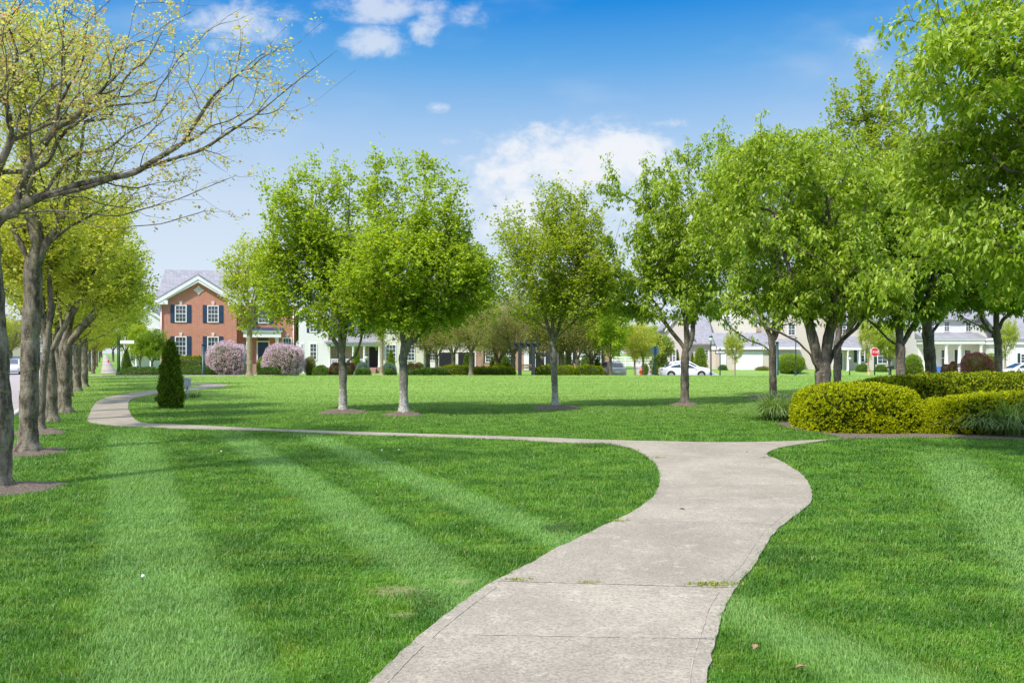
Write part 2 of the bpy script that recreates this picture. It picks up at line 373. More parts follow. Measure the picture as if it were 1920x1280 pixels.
def densify(pts, d=1.0):
    out = []
    for a, b in zip(pts, pts[1:]):
        k = max(1, int(math.dist(a, b) / d)); out += [(a[0] + (b[0] - a[0]) * i / k, a[1] + (b[1] - a[1]) * i / k) for i in range(k)]
    return out + [pts[-1]]
def ribbon(name, L, Rr, mat, lift=.004, thick=0.0, n=None, **props):
    """sheet between two edge polylines (same parameter), following the ground"""
    def res(p, n):
        p = np.array(p, float); s = np.concatenate([[0], np.cumsum(np.linalg.norm(np.diff(p, axis=0), axis=1))])
        t = np.linspace(0, s[-1], n); return np.stack([np.interp(t, s, p[:, 0]), np.interp(t, s, p[:, 1])], 1)
    if n is None:
        n = 2 + int(max(sum(math.dist(a, b) for a, b in zip(L, L[1:])) / 1.0, 2))
    a, b = res(L, n), res(Rr, n)
    mid = (a + b) / 2
    rows = [a, mid, b]; V = []
    for r in rows: V.append(np.column_stack([r, gh(r[:, 0], r[:, 1]) + lift]))
    if thick:
        for r in (a, b): V.append(np.column_stack([r, gh(r[:, 0], r[:, 1]) - .05]))
    V = np.concatenate(V); q = []
    i = np.arange(n - 1)
    def strip(r0, r1): q.append(np.stack([r0 * n + i, r1 * n + i, r1 * n + i + 1, r0 * n + i + 1], 1))
    strip(0, 1); strip(1, 2)
    if thick: strip(3, 0); strip(2, 4)
    me = mesh_np(name, V, [np.concatenate(q)], [mat]); return link(name, me, **props)

Lpx = [(700, 1280), (740, 1237), (807, 1178), (866, 1133), (915, 1098), (969, 1071), (1012, 1050), (1026, 1038), (1081, 1013), (1130, 988), (1175, 968), (1215, 943), (1233, 923), (1240, 892), (1228, 869), (1206, 851), (1175, 838), (1130, 831)]
Rpx = [(1325, 1280), (1336, 1223), (1347, 1187), (1354, 1151), (1376, 1111), (1390, 1089), (1417, 1062), (1439, 1017), (1457, 995), (1488, 970), (1524, 943), (1522, 916), (1506, 892), (1479, 874), (1457, 861), (1437, 856), (1439, 849), (1461, 840), (1506, 833), (1551, 826)]
UP = [(1590, 823), (1540, 825.5), (1437, 829.5), (1335, 830.5), (1242, 828), (1175, 827), (1117, 825), (980, 820), (813, 815), (647, 809.5), (547, 806.5), (480, 804), (331, 796), (282, 795), (256, 792), (243, 775), (239, 759), (244, 749), (272, 742), (295, 738.5), (348, 733), (394, 728), (423, 724.5), (430, 722), (410, 719.5), (359, 717.5), (300, 716.5)]
LO = [(1130, 831), (1080, 832), (947, 824), (780, 818.5), (647, 814.5), (557, 811), (483, 808), (331, 804), (282, 802), (230, 800), (194, 797), (164, 792), (164, 785), (174, 762), (184, 751), (203, 744), (249, 736), (295, 731.5), (350, 727.5), (377, 723.6), (380, 721.5), (359, 720), (300, 719)]
def smooth_poly(p, k=2):
    for _ in range(k):
        q = [p[0]]
        for a, b in zip(p, p[1:]): q += [(.75 * a[0] + .25 * b[0], .75 * a[1] + .25 * b[1]), (.25 * a[0] + .75 * b[0], .25 * a[1] + .75 * b[1])]
        p = q + [p[-1]]
    return p
Lg = [(-1.9, -3), (-1.3, 1.5)] + [G(*p) for p in Lpx]; Rg = [(-.6, -3), (.35, 1.5)] + [G(*p) for p in Rpx]
UPg = [G(*p) for p in UP]; LOg = [G(*p) for p in LO]
outline = smooth_poly(Lg, 2) + smooth_poly(LOg, 1)[1:] + smooth_poly(UPg, 2)[::-1] + smooth_poly(Rg, 2)[::-1]
outline = densify(outline, .12)
outline = [(x + .005 * math.sin(x * 31 + y * 17) + .005 * math.sin(x * 67 - y * 53), y + .005 * math.sin(x * 23 - y * 29)) for x, y in outline]
me = bpy.data.meshes.new('path'); nn = len(outline)
from mathutils.geometry import tessellate_polygon
tri = tessellate_polygon([[Vector((x, y, 0)) for x, y in outline]])
vs = [(x, y, .018) for x, y in outline] + [(x, y, -.04) for x, y in outline]
me.from_pydata(vs, [], [tuple(t) for t in tri] + [(i, nn + i, nn + (i + 1) % nn, (i + 1) % nn) for i in range(nn)])
import bmesh
bm = bmesh.new(); bm.from_mesh(me); bmesh.ops.recalc_face_normals(bm, faces=bm.faces); bm.to_mesh(me); bm.free()
me.materials.append(MATS['concrete'])
path = link('path', me, kind='structure')
PATH = np.array(outline)
def inside(poly, x, y):
    c = np.zeros(len(x), bool); n = len(poly); j = n - 1
    for i in range(n):
        xi, yi = poly[i]; xj, yj = poly[j]
        if yi != yj:
            c ^= ((yi > y) != (yj > y)) & (x < (xj - xi) * (y - yi) / (yj - yi) + xi)
        j = i
    return c
# joints: tooled grooves across the slabs and the trowelled margin along the edges
jm = MB()
def groove(pts, wd, z=.022):
    pts = densify(pts, .1)
    for a, b in zip(pts, pts[1:]):
        dx_, dy_ = b[0] - a[0], b[1] - a[1]; l = math.hypot(dx_, dy_) or 1; nx, ny = -dy_ / l * wd / 2, dx_ / l * wd / 2
        j = random.uniform(.2, 1.3)
        if random.random() < .12 and wd < .012: continue
        jm.add([(a[0] - nx * j, a[1] - ny * j, z), (b[0] - nx, b[1] - ny, z), (b[0] + nx, b[1] + ny, z), (a[0] + nx * j, a[1] + ny * j, z)], [(0, 1, 2, 3)])
for a, b, wd in [((928, 1093), (1374, 1106), .013), ((850, 1195), (1338, 1203), .007), ((1155, 981), (1440, 984), .007), ((1222, 945), (1516, 946), .006), ((1240, 911), (1512, 912), .009), ((1228, 861), (1448, 861), .009), ((1300, 832), (1310, 858), .006)]:
    groove([G(*a), G(*b)], wd)
def inset(edge, d, sgn):
    e = np.array(smooth_poly(edge, 2)); t = np.gradient(e, axis=0); t /= np.linalg.norm(t, axis=1)[:, None]
    return [(float(q[0]), float(q[1])) for q in e + np.stack([t[:, 1], -t[:, 0]], 1) * d * sgn]
groove([q for q in inset(Lg, .085, 1) if 2.5 < q[1] < 5.45], .006)
groove([q for q in inset(Rg, .085, -1) if 2.5 < q[1] < 8.3], .005)
jm.build('path_joint', 'joint_dark', path)

DIRX = -.51
def along(x0, y0, off, ys): return [(x0 + off + DIRX * (y - y0), y) for y in ys]
ys = [-40, 0, 40, 60, 80, 120, 200, 300, 420]
ribbon('road', along(-6.1, 9.5, -11.2, ys), along(-6.1, 9.5, -1.15, ys), 'road_surface', .006, n=200, kind='structure')
for o_ in (-1.15, -11.35):
    k = ribbon('kerb', along(-6.1, 9.5, o_, ys), along(-6.1, 9.5, o_ + .15, ys), 'kerb_stone', .05, .05, n=200, kind='structure')
ribbon('cross_street', [(-60, 61.5), (-34, 61.5)], [(-60, 55.5), (-34, 55.5)], 'road_surface', .008, n=20, kind='structure')
ribbon('sidewalk', [(-34, 58.2), (-24, 58.2), (-17, 58.4)], [(-34, 55.6), (-24, 55.8), (-17, 57.2)], 'pale_walk', .02, .02, n=30, kind='structure')
ribbon('sidewalk', along(-6.1, 9.5, .95, [78, 120, 200, 320, 420]), along(-6.1, 9.5, 2.6, [78, 120, 200, 320, 420]), 'pale_walk', .02, .02, n=150, kind='structure')
ribbon('sidewalk', [(13, 85.6), (60, 85.6), (110, 88)], [(13, 83.8), (60, 83.8), (110, 86)], 'pale_walk', .02, .02, n=40, kind='structure')
ribbon('street', [(2, 82), (60, 82), (120, 84)], [(2, 72), (60, 72), (120, 74)], 'road_surface', .008, n=60, kind='structure')
ribbon('side_street', [(13, 82), (17, 112), (20, 150)], [(22, 82), (24, 112), (28, 150)], 'road_surface', .012, n=60, kind='structure')
ribbon('front_walk', [(-23.9, 59), (-23.6, 75)], [(-22.7, 59), (-22.2, 75)], 'pale_walk', .02, .02, n=20, kind='structure')

# mulch rings under the lawn trees
def mulch(x, y, r, h=.07, ry=None, tilt=0):
    n = 40; ry = ry or r; vs = [(x, y, ghf(x, y) + h)]; fs = []
    for j, (q, hh) in enumerate(((.35, .9), (.7, .55), (.92, .2), (1.04, -.15))):
        for i in range(n):
            a = 2 * math.pi * i / n; k = q * (1 + .10 * math.sin(3 * a + x) + .06 * math.sin(7 * a + y))
            vs.append((x + r * k * math.cos(a), y + ry * k * math.sin(a), ghf(x, y) + h * hh + .012 * math.sin(5 * a + j * 2)))
    fs += [(0, 1 + i, 1 + (i + 1) % n) for i in range(n)]
    for j in range(3): fs += [(1 + j * n + i, 1 + (j + 1) * n + i, 1 + (j + 1) * n + (i + 1) % n, 1 + j * n + (i + 1) % n) for i in range(n)]
    m_ = MB().add(vs, fs, 0, True); return m_.build('mulch', 'mulch', kind='structure')
MUL = []
def ring(x, y, r, h=.07, ry=None): mulch(x, y, r, h, ry); MUL.append((x, y, r, ry or r))

# ------------------------------------------------------------------ foliage and tree builders
def unit(a): return a / np.maximum(np.linalg.norm(a, axis=-1, keepdims=True), 1e-9)
def leaves(pos, axis, nrm, L, W, fold=.25, rich=False, droop=.0):
    """one folded leaf per row"""
    axis = unit(axis); side = unit(np.cross(axis, nrm)); up = np.cross(side, axis); n = len(pos)
    L = L[:, None]; W = W[:, None]
    if not rich:
        v = np.stack([pos, pos + axis * L * .5 + side * W * .5 + up * W * fold, pos + axis * L, pos + axis * L * .5 - side * W * .5 + up * W * fold], 1)
        k = np.arange(n)[:, None] * 4
        return v.reshape(-1, 3), np.concatenate([k + [0, 1, 2], k + [0, 2, 3]], 1).reshape(-1, 3)
    dn = np.array([0, 0, -1.0])
    v = np.stack([pos, pos + axis * L * .42 + side * W * .5 + up * W * fold + dn * L * droop * .2, pos + axis * L * .48 + dn * L * droop * .25,
                  pos + axis * L * .42 - side * W * .5 + up * W * fold + dn * L * droop * .2, pos + axis * L * .95 + dn * L * droop], 1)
    k = np.arange(n)[:, None] * 5
    return v.reshape(-1, 3), np.concatenate([k + [0, 1, 2], k + [0, 2, 3], k + [1, 4, 2], k + [2, 4, 3]], 1).reshape(-1, 3)

def tube_arr(pts, rad, ns):
    pts = np.asarray(pts, float); n = len(pts)
    t = np.gradient(pts, axis=0); t = unit(t)
    ref = np.array([1.0, 0, 0]) if abs(t[:, 0]).mean() < .6 else np.array([0, 1.0, 0])
    a = unit(np.cross(t, ref)); b = np.cross(t, a)
    th = np.arange(ns) * 2 * np.pi / ns
    v = pts[:, None] + (np.cos(th)[None, :, None] * a[:, None] + np.sin(th)[None, :, None] * b[:, None]) * np.asarray(rad)[:, None, None]
    i = np.arange(n - 1)[:, None] * ns; j = np.arange(ns)[None]
    q = np.stack([i + j, i + (j + 1) % ns, i + ns + (j + 1) % ns, i + ns + j], -1).reshape(-1, 4)
    return v.reshape(-1, 3), q

def sample_crown(ells, n, seed, clump=.0, csc=1.6, shell=.55):
    """points in a union of ellipsoids (cx,cy,cz,rx,ry,rz), uneven outline, gaps"""
    r = np.random.default_rng(seed); E = np.array(ells, float); vol = np.prod(E[:, 3:], axis=1); out = []
    tot_ = 0
    while tot_ < n:
        k = r.choice(len(E), size=n * 2, p=vol / vol.sum()); d = unit(r.normal(size=(n * 2, 3)))
        rad = r.uniform(size=n * 2) ** (1 / 3) * (1 - shell) + shell * r.uniform(size=n * 2) ** .25
        lump = 1 + .16 * wob3(d * 3 + k[:, None] * 2.0, seed + 1, 1.5) + .08 * wob3(d * 3, seed + 5, 4.0)
        p = E[k, :3] + d * E[k, 3:] * (rad * lump)[:, None]
        if clump: p = p[wob3(p, seed + 2, csc) > -clump + .35 * r.normal(size=len(p))]
        out.append(p); tot_ += len(p)
    return np.concatenate(out)[:n]

def grow(limbs, pts, bf, low=0.0, seed=0):
    """balanced spanning tree over crown points, starting from the given limb polylines"""
    pos = []; par = []; plen = []; ok = []; forced = []
    for li, lm in enumerate(limbs):
        lm = np.asarray(lm, float); seg = [lm[0]]
        for a, b in zip(lm, lm[1:]):
            k = max(1, int(np.linalg.norm(b - a) / .22)); seg += [a + (b - a) * (i + 1) / k for i in range(k)]
        if li == 0: pr = -1; start = 0
        else:
            d = np.linalg.norm(np.array(pos) - seg[0], axis=1); pr = int(d.argmin()); start = 1
        for q in seg[start:]:
            pos.append(q); par.append(pr); plen.append(0 if pr < 0 else plen[pr] + np.linalg.norm(q - pos[pr])); ok.append(q[2] > low or li > 0); pr = len(pos) - 1
    n0 = len(pos); pts = np.asarray(pts); n1 = len(pts)
    A = np.zeros((n0 + n1, 3)); A[:n0] = pos; PA = np.full(n0 + n1, -1); PA[:n0] = par; PL = np.zeros(n0 + n1); PL[:n0] = plen
    OK = np.array(ok)
    best = np.full(n1, 1e9); bi = np.zeros(n1, int); idx = np.where(OK)[0]
    for k in idx:
        c = np.linalg.norm(pts - A[k], axis=1) + bf * PL[k]; m_ = c < best; best[m_] = c[m_]; bi[m_] = k
    done = np.zeros(n1, bool); cnt = n0
    for _ in range(n1):
        j = int(np.where(done, 1e9, best).argmin()); p = pts[j]; pr = bi[j]
        A[cnt] = p; PA[cnt] = pr; PL[cnt] = PL[pr] + np.linalg.norm(p - A[pr]); done[j] = True
        c = np.linalg.norm(pts - p, axis=1) + bf * PL[cnt]; m_ = (c < best) & ~done; best[m_] = c[m_]; bi[m_] = cnt
        cnt += 1
    return A, PA, n0

def tree_meshes(name, limbs, pts, rbase, leaf, bark, bf=.25, low=1.2, rtip=.006, seed=0, flare=1.85, minr=.0, sides=(10, 4), jit=.05):
    A, PA, n0 = grow(limbs, pts, bf, low, seed); n = len(A); r = np.random.default_rng(seed)
    kids = [[] for _ in range(n)]; cnt = np.zeros(n)
    for i in range(n):
        if PA[i] >= 0: kids[PA[i]].append(i)
    for i in range(n - 1, -1, -1):
        if not kids[i]: cnt[i] = 1
        if PA[i] >= 0: cnt[PA[i]] += cnt[i]
    e = math.log(rbase / rtip) / math.log(max(cnt[0], 2)); rad = rtip * cnt ** e
    z0 = A[0, 2]; rad *= 1 + (flare - 1) * np.exp(-np.maximum(A[:, 2] - z0, 0) / .13) * (np.arange(n) < n0)
    # relax grown nodes for natural curves
    B = A.copy()
    for _ in range(2):
        for i in range(n0, n):
            if kids[i]:
                big = max(kids[i], key=lambda k: cnt[k]); B[i] = .5 * B[i] + .25 * (B[PA[i]] + B[big])
    A = B
    Vs, Qs, k0 = [], [], 0
    stack = [0]; chains = []
    while stack:
        s0 = stack.pop(); ch = [PA[s0]] if PA[s0] >= 0 else []; i = s0
        while True:
            ch.append(i)
            if not kids[i]: break
            ks = sorted(kids[i], key=lambda k: -cnt[k]); stack += ks[1:]; i = ks[0]
        chains.append(ch)
    for ch in chains:
        p = A[ch]; rr = rad[ch].copy()
        if PA[ch[0]] >= 0 or ch[0] != 0:
            rr[0] = min(rr[0], rr[1] * 1.15)
        if rr.max() < minr: continue
        if len(p) < 2: continue
        m_ = len(p)
        if m_ >= 3:                               # Catmull-Rom, two extra points on each span
            q = np.vstack([2 * p[0] - p[1], p, 2 * p[-1] - p[-2]]); out = []; ro = []
            sub = 3 if rr.max() > .02 else 2
            for i in range(m_ - 1):
                for t in np.arange(sub) / sub:
                    a, b, c, d = q[i], q[i + 1], q[i + 2], q[i + 3]
                    out.append(.5 * (2 * b + (c - a) * t + (2 * a - 5 * b + 4 * c - d) * t * t + (3 * b - a - 3 * c + d) * t ** 3)); ro.append(rr[i] * (1 - t) + rr[i + 1] * t)
            out.append(p[-1]); ro.append(rr[-1] * .5); p, rr = np.array(out), np.array(ro)
        ns = sides[0] if rr.max() > .04 else (6 if rr.max() > .015 else sides[1])
        if ns == sides[0]:
            rr = rr * (1 + .05 * np.sin(p[:, 2] * 9 + seed) + .03 * np.sin(p[:, 2] * 23))
        v, qd = tube_arr(p, rr, ns); Vs.append(v); Qs.append(qd + k0); k0 += len(v)
    trunk = mesh_np(name + '_trunk', np.concatenate(Vs), [np.concatenate(Qs)], [bark], smooth=True)
    # leaves along thin twigs
    tw = np.array([i for i in range(n0 // 2, n) if rad[i] < leaf.get('rmax', .03) and PA[i] >= 0])
    m_ = leaf['n']; k = r.choice(tw, size=m_); t = r.uniform(size=(m_, 1))
    base_ = A[PA[k]] * (1 - t) + A[k] * t
    cl = leaf.get('cluster', 1)
    sp = leaf['spread']
    if cl > 1:
        c0 = base_[:m_ // cl] + r.normal(size=(m_ // cl, 3)) * sp
        c0 = np.repeat(c0, cl, 0); pos_ = c0 + r.normal(size=c0.shape) * leaf.get('csp', .02); m_ = len(pos_)
    else: pos_ = base_ + r.normal(size=(m_, 3)) * sp
    out_ = unit(pos_ - np.array([A[:, 0].mean(), A[:, 1].mean(), pos_[:, 2].min()]))
    ax = unit(r.normal(size=(m_, 3)) * [1, 1, .5] + out_ * .5 + np.array([0, 0, -leaf.get('droop', .3)]))
    nm = unit(np.array([0, 0, 1.0]) + r.normal(size=(m_, 3)) * leaf.get('tilt', .55))
    s = leaf['size'] * r.uniform(.6, 1.25, m_)
    v, f = leaves(pos_, ax, nm, s, s * leaf.get('asp', .8), leaf.get('fold', .2), leaf.get('rich', False), leaf.get('hang', .25))
    crown = mesh_np(name + '_crown', v, [f], [leaf['mat']])
    return trunk, crown
def place_tree(name, label, base, meshes, group=None, cat='tree', scale=1, rz=0):
    t = thing(name, label, cat, base, rz, group); t.scale = (scale,) * 3 if not isinstance(scale, tuple) else scale
    link('trunk', meshes[0], t); link('crown', meshes[1], t); return t
def ptree(name, label, px, y, ells, limbs, n, rbase, leaf, bark, seed, group=None, dep=1.0, clump=.08, z=None, cs=1.0, spr=(), **kw):
    """tree at pixel column px and depth y; crown ellipses and limbs given as seen, each with its own depth"""
    bx, bz = X(px, y), (ghf(X(px, y), y) if z is None else z)
    rel = lambda q: (q[0] - bx, q[1] - y, q[2] - bz)
    E = []
    for e in ells:
        cx, cy_, rx, ry = e[:4]; off = e[4] if len(e) > 4 else 0; rz_ = e[5] if len(e) > 5 else rx * y / F * dep
        yy2 = y + off; c = rel(P(cx, cy_, yy2)); E.append((c[0], c[1], c[2], rx * cs * yy2 / F, rz_ * cs, ry * cs * yy2 / F))
    Lm = []
    for lm in limbs:
        Lm.append([rel(P(q[0], q[1], y + (q[2] if len(q) > 2 else 0))) for q in lm])
    Lm[0] = [(0, 0, -.05)] + Lm[0]
    pts = sample_crown(E, n, seed, clump)
    for q in spr:
        a_, b_ = np.array(rel(P(q[0] + q[3], q[1] + q[2], y))), np.array(rel(P(q[0], q[1], y))); t_ = np.linspace(0, 1, 2 + int(np.linalg.norm(b_ - a_) / .13))[:, None]
        dz_ = rng.normal() * .5; pts = np.vstack([pts, a_ * (1 - t_) + b_ * t_ + [0, dz_, 0] + rng.normal(size=(len(t_), 3)) * .03])
    ms = tree_meshes(name, Lm, pts, rbase, leaf, bark, seed=seed, **kw)
    return place_tree(name, label, (bx, y, bz), ms, group)

LM = dict(mat='maple_leaf', n=30000, size=.08, spread=.13, cluster=5, csp=.035, tilt=.6, droop=.35, asp=.9)
LC = dict(mat='cherry_leaf', n=26000, size=.115, spread=.09, cluster=4, csp=.035, tilt=.4, droop=1.0, asp=.5, rich=True, hang=.3, fold=.18)
def lf(d, **k): q = dict(d); q.update(k); return q

# --- the lawn trees
g1 = 'young maples on the lawn'
ptree('maple_tree', 'slim pale-footed maple, leftmost tree on the open lawn, left of the stouter one', 643, 21.6,
      [(585, 400, 62, 95), (545, 430, 45, 75), (640, 420, 70, 90), (600, 500, 95, 75), (655, 520, 80, 80), (570, 560, 80, 45), (660, 590, 70, 40), (520, 520, 45, 60)],
      [[(643, 700), (641, 672)], [(641, 672), (634, 650), (618, 625), (600, 590), (575, 520)], [(641, 668), (637, 620), (628, 560), (610, 440)], [(642, 665), (648, 620), (655, 540), (652, 420)], [(642, 690), (652, 678), (667, 665), (676, 640), (684, 600)]],
      1500, .105, lf(LM, n=40000), 'bark_grey', 11, g1, spr=[(590, 283, 90, 4), (622, 285, 90, 0), (556, 325, 80, 8), (515, 335, 90, 18), (655, 300, 80, 0), (508, 400, 60, 20), (500, 455, 50, 25)], cs=1.16, low=1.3, rtip=.0045)
ptree('maple_tree', 'stout maple with whitish knobbly trunk and full rounded crown, second lawn tree', 757, 20.7,
      [(770, 395, 85, 95), (715, 400, 60, 85), (820, 430, 65, 85), (770, 500, 130, 80), (850, 530, 85, 65), (720, 560, 80, 55), (905, 560, 45, 45), (785, 590, 90, 35), (690, 470, 50, 70)],
      [[(757, 720), (756, 668)], [(756, 668), (757, 645), (751, 610), (745, 560), (735, 440)], [(757, 660), (768, 640), (775, 600), (790, 520), (800, 400)], [(758, 655), (775, 642), (797, 615), (815, 590), (850, 560)], [(797, 615), (840, 590), (880, 568)], [(775, 625), (795, 590), (797, 560)]],
      1900, .112, lf(LM, n=58000), 'bark_grey', 12, g1, spr=[(705, 285, 90, 4), (760, 305, 60, 0), (795, 292, 70, 0), (830, 312, 70, -5), (862, 340, 70, -12), (885, 395, 60, -20), (690, 330, 60, 8), (930, 480, 40, -30)], cs=1.16, low=1.4, rtip=.0045)
ptree('maple_tree', 'fan-shaped maple with many fine upright limbs, third lawn tree, right of the pergola', 1041, 23.3,
      [(1045, 420, 45, 70), (1000, 450, 55, 60), (1090, 430, 40, 70), (1040, 500, 100, 70), (1000, 550, 80, 50), (1085, 550, 75, 55), (950, 480, 35, 50), (1110, 500, 40, 60)],
      [[(1040, 720), (1037, 660), (1035, 635)], [(1036, 648), (1030, 620), (1018, 580), (1000, 520), (985, 450)], [(1036, 640), (1036, 600), (1038, 520), (1042, 420)], [(1036, 648), (1046, 620), (1060, 570), (1080, 500), (1090, 420)], [(1037, 640), (1060, 618), (1090, 590), (1120, 560)], [(1030, 625), (1005, 600), (960, 575)]],
      1500, .095, lf(LM, mat='fine_leaf', n=40000, size=.072), 'bark_grey', 13, g1, spr=[(1012, 345, 90, 4), (1040, 342, 90, 0), (1072, 345, 90, -3), (1095, 352, 90, -8), (968, 385, 80, 14), (948, 385, 90, 16), (1018, 360, 60, 0), (1118, 400, 60, -14), (935, 420, 60, 16)], cs=1.16, low=1.5, rtip=.004)
g2 = 'broad leafy trees along the right of the lawn'
ptree('cherry_tree', 'forked tree in front of the white sedan, low limb leaving to the left', 1284, 24.5,
      [(1260, 400, 85, 100), (1190, 410, 55, 80), (1160, 480, 60, 60), (1300, 470, 100, 90), (1180, 545, 90, 50), (1320, 340, 60, 70), (1250, 560, 90, 50), (1145, 350, 25, 45), (1340, 540, 60, 60)],
      [[(1284, 720), (1284, 665)], [(1283, 672), (1288, 640), (1286, 600), (1270, 520), (1255, 420)], [(1288, 665), (1298, 630), (1302, 580), (1310, 480), (1325, 360)], [(1283, 650), (1276, 642), (1258, 620), (1243, 600), (1215, 585), (1170, 560)]],
      1700, .125, lf(LC, n=34000, size=.125), 'bark_cherry', 14, g2, spr=[(1135, 290, 80, 25), (1120, 345, 40, 40), (1210, 290, 60, 5), (1285, 275, 70, 0), (1330, 245, 80, 4), (1345, 235, 90, 5)], cs=1.12, low=1.5, rtip=.005)
ptree('cherry_tree', 'straight-trunked tree with side limb reaching left, beside the golden hedge', 1450, 29,
      [(1420, 400, 90, 110), (1370, 470, 60, 90), (1480, 450, 90, 90), (1400, 560, 90, 45), (1345, 300, 45, 60), (1490, 560, 70, 50)],
      [[(1449, 700), (1448, 650)], [(1448, 655), (1444, 630), (1430, 600), (1410, 540)], [(1449, 650), (1452, 600), (1450, 500), (1430, 380)], [(1446, 662), (1432, 648), (1405, 638), (1380, 622), (1345, 590)], [(1450, 645), (1462, 610), (1485, 560)]],
      1300, .125, lf(LC, mat='cherry_dark', n=30000, size=.13), 'bark_cherry', 15, g2, cs=1.1, low=1.4, rtip=.006)
ptree('cherry_tree', 'big multi-stemmed tree rising behind the golden clipped hedge, long limb to the left', 1543, 18.5,
      [(1440, 340, 95, 90), (1540, 340, 100, 95), (1400, 450, 80, 80), (1500, 460, 130, 90), (1600, 430, 100, 110), (1440, 550, 100, 45), (1570, 540, 110, 60), (1380, 560, 45, 35), (1340, 500, 35, 40), (1640, 540, 70, 60), (1350, 400, 60, 90, 3), (1480, 300, 100, 60, 3)],
      [[(1543, 740), (1543, 700)], [(1533, 700, -.1), (1520, 665, -.2), (1495, 640, -.3), (1460, 622, -.4), (1420, 605, -.5), (1380, 575, -.5)], [(1538, 695), (1528, 650), (1515, 600), (1495, 560), (1470, 470), (1440, 360)],
       [(1545, 695), (1552, 640), (1562, 590), (1566, 540), (1560, 440), (1545, 340)], [(1550, 695, .1), (1565, 655, .2), (1585, 632, .3), (1605, 615, .3), (1640, 560, .4), (1660, 480, .5)], [(1560, 600), (1590, 540), (1610, 440)]],
      2300, .175, lf(LC, n=46000, size=.115), 'bark_cherry', 16, g2, spr=[(1418, 215, 70, 6), (1465, 225, 60, 0), (1500, 245, 50, 0), (1370, 240, 60, 8)], cs=1.1, low=.8, rtip=.005)
ptree('cherry_tree', 'slender trunk standing just right of the big multi-stemmed tree', 1572, 26,
      [(1600, 380, 110, 110), (1660, 440, 100, 120), (1570, 500, 70, 60), (1700, 340, 60, 90)],
      [[(1570, 720), (1570, 640)], [(1570, 645), (1575, 600), (1600, 500), (1610, 400)], [(1570, 650), (1590, 620), (1630, 560), (1650, 480)]],
      1200, .12, lf(LC, n=34000, size=.13), 'bark_cherry', 17, g2, cs=1.1, low=1.4, rtip=.006)
ptree('cherry_tree', 'tree with three-way fork at head height, right of the stop sign', 1688, 26,
      [(1660, 430, 100, 110), (1720, 500, 90, 90), (1640, 540, 70, 50), (1700, 580, 70, 30), (1760, 440, 70, 90)],
      [[(1689, 700), (1688, 650)], [(1688, 655), (1686, 620), (1680, 560), (1665, 440)], [(1686, 648), (1668, 638), (1645, 615), (1620, 592), (1600, 560)], [(1690, 650), (1705, 622), (1720, 600), (1745, 540), (1760, 450)]],
      1400, .145, lf(LC, mat='cherry_dark', n=34000, size=.13), 'bark_cherry', 18, g2, cs=1.1, low=1.6, rtip=.006)
ptree('tall_tree', 'tallest tree of the right side, leaning grey trunk and fine reddish-tipped top', 1748, 28,
      [(1640, 290, 60, 90), (1605, 210, 38, 70), (1680, 330, 80, 110), (1740, 380, 90, 120), (1580, 260, 28, 50), (1780, 500, 80, 80), (1690, 180, 50, 60)],
      [[(1746, 700), (1741, 640), (1738, 610)], [(1740, 625), (1725, 560), (1690, 420), (1650, 300), (1612, 190)], [(1740, 620), (1750, 540), (1750, 420), (1740, 330)], [(1742, 630), (1765, 600), (1790, 540)]],
      1500, .19, lf(LM, mat='fine_leaf', n=30000, size=.10), 'bark_cherry', 19, g2, spr=[(1600, 115, 90, 5), (1575, 140, 90, 10), (1555, 200, 80, 15), (1545, 230, 70, 25), (1640, 110, 80, 0)], cs=1.1, low=1.8, rtip=.006)
ptree('cherry_tree', 'dark-trunked umbrella tree at the far right, in front of the white porch houses', 1871, 28,
      [(1850, 540, 85, 45), (1900, 520, 90, 60), (1940, 560, 70, 35), (1800, 560, 35, 25), (1880, 470, 90, 50)],
      [[(1873, 700), (1871, 640), (1868, 625)], [(1868, 632), (1855, 620), (1842, 600), (1830, 560)], [(1868, 625), (1868, 590), (1865, 540)], [(1869, 628), (1880, 600), (1905, 580), (1930, 560)], [(1856, 620), (1830, 608), (1800, 592)]],
      1100, .125, lf(LC, mat='cherry_dark', n=26000, size=.13), 'bark_cherry', 20, g2, cs=1.1, low=1.8, rtip=.006)
ptree('cherry_tree', 'nearest tree at the right edge, large drooping leaves, trunk outside the view', 2300, 11.5,
      [(1850, 110, 170, 95, -1, 1.4), (1760, 130, 100, 70, 0, .9), (1930, 230, 200, 110, .5, 1.5), (1850, 320, 190, 90, 1, 1.3), (1900, 440, 200, 80, 0, 1.4), (2000, 40, 220, 120, 0, 1.8), (1780, 400, 95, 70, 1.2, .8), (1800, 20, 90, 45, 0, .9), (2150, 250, 260, 220, 0, 2.2), (1960, 520, 120, 40, .5, 1.0), (1690, 90, 45, 60, 0, .5), (1685, 22, 62, 38, 0, .5), (1700, 190, 50, 40, .5, .5), (1660, 520, 70, 40, 1, .6)],
      [[(2295, 600), (2290, 500)], [(2292, 560), (2200, 440), (2080, 380), (1950, 330), (1800, 300)], [(2290, 520), (2200, 380), (2100, 250), (1950, 150), (1780, 80)], [(2290, 540), (2180, 500), (2050, 470), (1920, 470), (1800, 440)], [(2290, 500), (2280, 300), (2200, 100), (2050, 0)]],
      2600, .22, lf(LC, n=56000, size=.105, spread=.10), 'bark_cherry', 21, g2, low=1.0, rtip=.004, clump=.35)

